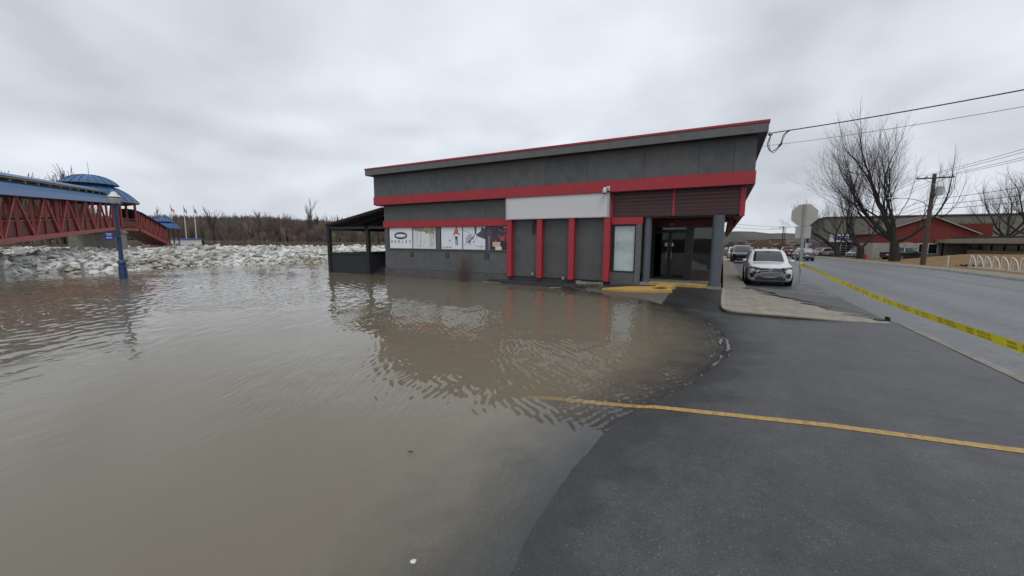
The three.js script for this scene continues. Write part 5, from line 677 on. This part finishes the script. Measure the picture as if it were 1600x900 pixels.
{ // bicycle rack of quarter hoops
  const t = thing('bicycle_rack', 'white bicycle rack of quarter hoops on the dry grass', 'bicycle rack'), x = 16.95, paint = mat([0.66, 0.66, 0.64], 0.5);
  const y0 = moundY(x, -40) - 0.01;
  for (let k = 0; k < 9; k++) { const z = -43.7 + k * 0.98, arc = []; for (let i = 0; i <= 8; i++) { const a = (i / 8) * Math.PI / 2; arc.push(V(x + 0.12, y0 + 0.98 * Math.cos(a), z + 0.86 * Math.sin(a))); } const h = mesh('hoop', tubeG(arc, 0.032, 14, 6), paint, t); mesh('upright', cyl(0.03, 0.03, 1.0, x + 0.12, y0 - 0.02, z, 8), paint, h); mesh('spoke', barG(V(x + 0.12, y0 + 0.02, z + 0.3), V(x + 0.12, y0 + 0.9, z + 0.3), 0.02), paint, h); mesh('spoke', barG(V(x + 0.12, y0 + 0.1, z), V(x + 0.12, y0 + 0.66, z + 0.62), 0.02), paint, h); }
  mesh('ground_rail', barG(V(x + 0.12, y0 + 0.08, -43.8), V(x + 0.12, y0 + 0.08, -34.9), 0.05), paint, t); mesh('ground_rail', barG(V(x + 0.7, y0 + 0.12, -43.8), V(x + 0.7, y0 + 0.12, -34.9), 0.04), paint, t);
  const b = thing('white_stake', 'thin white stake in the grass beside the bicycle rack', 'stake', [16.3, 0.1, -44.9]); mesh('shaft', cyl(0.04, 0.04, 0.95, 0, -0.1, 0, 8), paint, b); mesh('cap', cyl(0.045, 0.02, 0.05, 0, 0.85, 0, 8), paint, b);
  const h = thing('fire_hydrant', 'red fire hydrant on the kerb between two bare trees', 'hydrant', [16.8, -0.24, -68]), hr = mat([0.42, 0.02, 0.02], 0.45); mesh('barrel', metricUV(new THREE.LatheGeometry([[0.17, -0.1], [0.17, 0.05], [0.12, 0.07], [0.12, 0.58], [0.16, 0.6], [0.15, 0.68], [0.06, 0.78], [0.0, 0.8]].map(([a, c]) => new THREE.Vector2(a, c)), 14)), hr, h); mesh('outlet', metricUV(new THREE.CylinderGeometry(0.06, 0.06, 0.42, 10).rotateZ(Math.PI / 2).translate(0, 0.45, 0)), hr, h); mesh('outlet', metricUV(new THREE.CylinderGeometry(0.075, 0.075, 0.16, 10).rotateX(Math.PI / 2).translate(0, 0.42, 0.14)), hr, h);
  { const gs = [], r = rng(55); for (let i = 0; i < 40; i++) { const a = r() * 6.3, L = 0.2 + r() * 0.4, px = (r() - 0.5) * 1.2, pz = (r() - 0.5) * 1.6; gs.push(barG(V(px, 0.02 + r() * 0.08, pz), V(px + Math.cos(a) * L, 0.04 + r() * 0.16, pz + Math.sin(a) * L), 0.03, 0.03)); } const o = mesh('branch_litter', merged(gs), bark); o.position.set(18.4, moundY(18.4, -47), -47); o.userData.kind = 'stuff'; tag(o, 'dark heap of fallen branches on the dry grass', 'branches'); }
}

// ------------------------------------------------------------------ buildings across the street and beyond
{
  const wallM = (c) => mat(c, 0.85, { map: concreteTex });
  const be = thing('flat_roofed_building', 'low beige flat-roofed building with deep eaves behind the dry grass bank', 'building'), tan = wallM([0.4, 0.36, 0.28]);
  mesh('roof', boxG(28.4, 46, 2.0, 2.62, -80, -40, 0.03), tan, be); mesh('roof', boxG(28.8, 44, 2.05, 2.56, -88.5, -80), tan, be); mesh('parapet', boxG(28.9, 45.5, 2.62, 2.86, -79.5, -40.5), mat([0.03, 0.03, 0.032], 0.7), be); mesh('wall', boxG(30.4, 44, -0.5, 1.1, -79, -41), tan, be); mesh('wall', boxG(30.6, 43.8, 1.78, 2.0, -79, -41), tan, be); mesh('soffit', boxG(28.6, 30.5, 1.95, 1.998, -79.8, -40.2), wallM([0.2, 0.18, 0.14]), be);
  for (let z = -78.8; z < -42; z += 2.6) { const f = mesh('window', boxG(30.52, 30.6, 1.1, 1.78, z, z + 2.45), mat([0.012, 0.012, 0.013], 0.15), be); mesh('mullion', boxG(30.44, 30.62, 1.1, 1.78, z + 2.45, z + 2.6), trimM, f); }
  for (const z of [-87.5, -83]) mesh('post', boxG(29.2, 29.4, -0.6, 2.04, z, z + 0.2), trimM, be);
  const rd = thing('red_building', 'red gabled building with white lower wall behind the utility pole', 'building'), redW = wallM([0.26, 0.045, 0.04]), whW = wallM([0.5, 0.5, 0.48]);
  mesh('lower_wall', boxG(21.5, 33.2, -1, 2.0, -96, -84), whW, rd); { const s = new THREE.Shape([[21.5, 2], [33.2, 2], [33.2, 3.4], [28, 6.1], [21.5, 3.4]].map(([x, y]) => new THREE.Vector2(x, y))); mesh('gable_wall', metricUV(new THREE.ExtrudeGeometry(s, { depth: 12, bevelEnabled: false }).translate(0, 0, -96)), redW, rd); }
  mesh('roof', barG(V(24.6, 4.85, -84.2), V(24.6, 4.85, -96.2), 0.1, 0.1), redW, rd); for (const [a, b] of [[[21.2, 3.35], [28, 6.2]], [[33.5, 3.35], [28, 6.2]]]) { const g = boxG(0, Math.hypot(b[0] - a[0], b[1] - a[1]), 0, 0.14, -96.3, -83.7).rotateZ(Math.atan2(b[1] - a[1], b[0] - a[0])).translate(a[0], a[1], 0); const r = mesh('roof', a[0] > 28 ? boxG(0, Math.hypot(b[0] - a[0], b[1] - a[1]), 0, 0.14, -96.3, -83.7).rotateZ(-Math.atan2(b[1] - a[1], a[0] - b[0])).translate(28, 6.2, 0) : g, wallM([0.1, 0.07, 0.06]), rd); mesh('barge_board', barG(V(a[0], a[1] + 0.02, -83.6), V(b[0], b[1] + 0.02, -83.6), 0.1, 0.14), mat([0.42, 0.41, 0.4], 0.7), r); }
  for (const x of [27.0, 28.1]) { const w = mesh('window', boxG(x, x + 0.95, 0.4, 1.85, -83.98, -83.93), mat([0.02, 0.02, 0.022], 0.15), rd); mesh('frame', merged([boxG(x - 0.08, x, 0.3, 1.95, -83.99, -83.88), boxG(x + 0.95, x + 1.03, 0.3, 1.95, -83.99, -83.88), boxG(x, x + 0.95, 0.3, 0.4, -83.99, -83.88), boxG(x, x + 0.95, 1.85, 1.95, -83.99, -83.88)]), M.white, w); }
  mesh('wing', boxG(31.2, 35.5, 0, 5.0, -95, -86), redW, rd);
  const ga = thing('garage_building', 'pale garage building with glazed roller doors and blue-lettered sign band', 'building'), mv = wallM([0.17, 0.12, 0.115]), gn = wallM([0.27, 0.28, 0.24]);
  mesh('wall', boxG(16.6, 28, -1.6, 2.1, -112, -95), mv, ga); mesh('upper_wall', boxG(17.0, 28, 3.6, 5.6, -113, -95.2), gn, ga);
  const band = canvasTex(1024, 128, (c) => { const r = rng(9); c.fillStyle = '#c9ced2'; c.fillRect(0, 0, 1024, 128); c.fillStyle = '#26356f'; c.fillRect(70, 22, 360, 78); c.fillRect(640, 30, 190, 66); c.fillStyle = '#c9ced2'; for (let i = 0; i < 8; i++) c.fillRect(104 + i * 40, 40, 16 + 8 * r(), 12); for (let i = 0; i < 8; i++) c.fillRect(110 + i * 40, 66, 10 + 8 * r(), 20); for (let i = 0; i < 4; i++) c.fillRect(662 + i * 42, 46, 18, 30); });
  const sg = mesh('sign_band', new THREE.BoxGeometry(10.2, 1.4, 0.3).translate(23.0, 2.85, -94.85), [0, 1, 2, 3, 4, 5].map((k) => (k === 4 ? new THREE.MeshPhysicalMaterial({ map: band, roughness: 0.5 }) : M.white)), ga); mesh('band_back', boxG(16.7, 28, 2.1, 3.6, -112, -95.01), gn, ga);
  for (const x0 of [19.7, 23.6]) { const d = mesh('roller_door', boxG(x0, x0 + 2.5, -1.0, 2.0, -94.98, -94.93), mat([0.5, 0.5, 0.49], 0.5), ga); for (let i = 0; i < 3; i++) for (let j = 0; j < 5; j++) mesh('pane', boxG(x0 + 0.08 + i * 0.8, x0 + 0.8 + i * 0.8, -0.4 + j * 0.48, 0.0 + j * 0.48, -94.93, -94.915), mat([0.02, 0.022, 0.025], 0.12), d); }
  const ar = thing('long_hall', 'long grey-green metal hall rising behind the street trees and gabled building', 'building'); const hm = [gn, wallM([0.255, 0.265, 0.23])]; let hk = 0; for (let y = -1.5; y < 8; y += 1.6) mesh('cladding_course', boxG(22.5, 95, y, Math.min(8.2, y + 1.57), -160, -125 + 0.03 * (hk % 2)), hm[hk++ % 2], ar); mesh('roof', boxG(22.2, 95.4, 8.2, 8.5, -160.4, -124.7, 0.05), wallM([0.2, 0.2, 0.18]), ar); for (const x of [33, 47, 60]) mesh('wall_lamp', boxG(x, x + 0.5, 6.0, 6.3, -124.96, -124.7, 0.05), M.white, ar);
  const wh = thing('white_shed', 'white rounded shed between garage and red building', 'building', [24.3, -0.4, -79.5], -0.3); mesh('wall', boxG(-1.1, 1.1, -0.2, 1.7, -1.5, 1.5, 0.05), wallM([0.55, 0.56, 0.54]), wh); { const s = new THREE.Shape(); s.absarc(0, 0, 1.12, 0, Math.PI); mesh('roof', metricUV(new THREE.ExtrudeGeometry(s, { depth: 3.1, bevelEnabled: false }).scale(1, 0.75, 1).translate(0, 1.68, -1.55)), wallM([0.55, 0.56, 0.54]), wh); } mesh('door', boxG(-0.9, -0.5, 0, 1.6, 1.5, 1.53), trimM, wh);
  const b1 = thing('billboard', 'blue and orange roadside sign board on a dark post beyond the leaning tree', 'sign', [18.4, -0.9, -108]); mesh('post', boxG(-2.0, -1.75, -0.5, 5.0, -0.1, 0.1), trimM, b1); mesh('blue_panel', boxG(-1.7, 0.4, 3.9, 5.0, -0.1, 0.05), mat([0.05, 0.13, 0.36], 0.5), b1); mesh('orange_panel', boxG(-1.1, 1.4, 2.75, 3.88, -0.1, 0.05), mat([0.5, 0.12, 0.06], 0.5), b1); mesh('hood', merged([boxG(-0.4, 1.4, 3.9, 4.9, -0.2, -0.11)]), mat([0.1, 0.06, 0.06], 0.7), b1); mesh('support', boxG(1.1, 1.3, -0.5, 2.75, -0.1, 0.05), trimM, b1);
  const b2 = thing('white_trailer', 'white box trailer with small blue panel below the billboard', 'trailer', [18.0, -0.85, -104]); mesh('box', boxG(-2.2, 2.4, 0.7, 2.7, -1, 1, 0.04), M.white, b2); mesh('panel', boxG(-1.9, -0.8, 1.5, 2.3, 1.0, 1.02), mat([0.2, 0.33, 0.46], 0.4), b2); mesh('stripe', boxG(-1.9, -0.5, 1.0, 1.15, 1.0, 1.02), M.red, b2); mesh('chassis', boxG(-2.1, 2.3, 0.35, 0.7, -0.9, 0.9), trimM, b2); for (const x of [-1.5, 1.5]) mesh('wheel', metricUV(new THREE.CylinderGeometry(0.4, 0.4, 1.9, 16).rotateX(Math.PI / 2).translate(x, 0.4, 0)), tyreM, b2);
  // the town down the street
  const r = rng(500), roofs = [[0.17, 0.1, 0.06], [0.12, 0.1, 0.09], [0.2, 0.13, 0.09], [0.1, 0.1, 0.11]], walls = [[0.42, 0.4, 0.36], [0.5, 0.49, 0.46], [0.3, 0.17, 0.13], [0.34, 0.32, 0.3], [0.36, 0.2, 0.15]];
  const spots = [[14.5, -198, 9, 2.6, 2.4, 'brown hipped house in the middle of the far street end'], [7.2, -215, 6, 2.6, 1.6, 'pale house far down the street above the black parked vehicle'], [22.5, -205, 6, 2.4, 1.5, 'grey roofed house right of the brown hipped house'], [2.8, -190, 5, 2.3, 1.5, 'small pale house above the furthest parked car'], [28.5, -190, 6, 3, 1.4, 'white house just left of the stop sign plate'], [31.5, -170, 5, 3.4, 0.8, 'white flat house behind the stop sign post']];
  for (const [x, z, w, h, g, label] of spots) { const t = thing('far_house', label, 'house', [x, roadY(z) - 0.2, z], 0, 'houses at the end of the street'), wm = wallM(walls[(r() * 5) | 0]), k = (r() * 4) | 0; mesh('wall', boxG(-w / 2, w / 2, -0.5, h, -5, 0), wm, t); const s = new THREE.Shape([[-w / 2 - 0.4, h], [w / 2 + 0.4, h], [w * 0.12, h + g], [-w * 0.12, h + g]].map(([a, b]) => new THREE.Vector2(a, b))); mesh('roof', metricUV(new THREE.ExtrudeGeometry(s, { depth: 5.8, bevelEnabled: false }).translate(0, 0, -5.4)), wallM(roofs[k]), t); for (let i = 0; i < Math.floor(w / 1.7); i++) mesh('window', boxG(-w / 2 + 0.5 + i * 1.6, -w / 2 + 1.4 + i * 1.6, 0.9, 2.0, 0.0, 0.03), i % 3 ? mat([0.03, 0.035, 0.04], 0.2) : M.white, t); }
  [[20, -300, 11, 9], [33, -320, 9, 10], [46, -310, 12, 8], [9, -330, 10, 8], [58, -290, 10, 9]].forEach(([x, z, w, h], i) => { const t = thing('apartment_block', ['brick apartment block farthest left on the skyline', 'tall brick apartment block above the hatchback', 'wide pale apartment block behind the stop sign', 'pale low apartment block behind the brown hipped house', 'brick apartment block behind the billboard'][i], 'building', [x, -6.2, z], 0, 'apartment blocks on the skyline'), m = wallM(walls[[2, 4, 1, 3, 2][i]]); mesh('wall', boxG(-w / 2, w / 2, 0, h, -9, 0), m, t); mesh('roof', boxG(-w / 2 - 0.2, w / 2 + 0.2, h, h + 0.3, -9.2, 0.2), trimM, t); for (let a = 0; a < 4; a++) for (let b = 0; b < 3; b++) mesh('window', boxG(-w / 2 + 1 + a * (w - 2) / 4, -w / 2 + 2 + a * (w - 2) / 4, h - 7 + b * 2.6, h - 5.6 + b * 2.6, 0, 0.05), mat([0.05, 0.055, 0.06], 0.2), t); });
}

renderer.render(scene, camera);
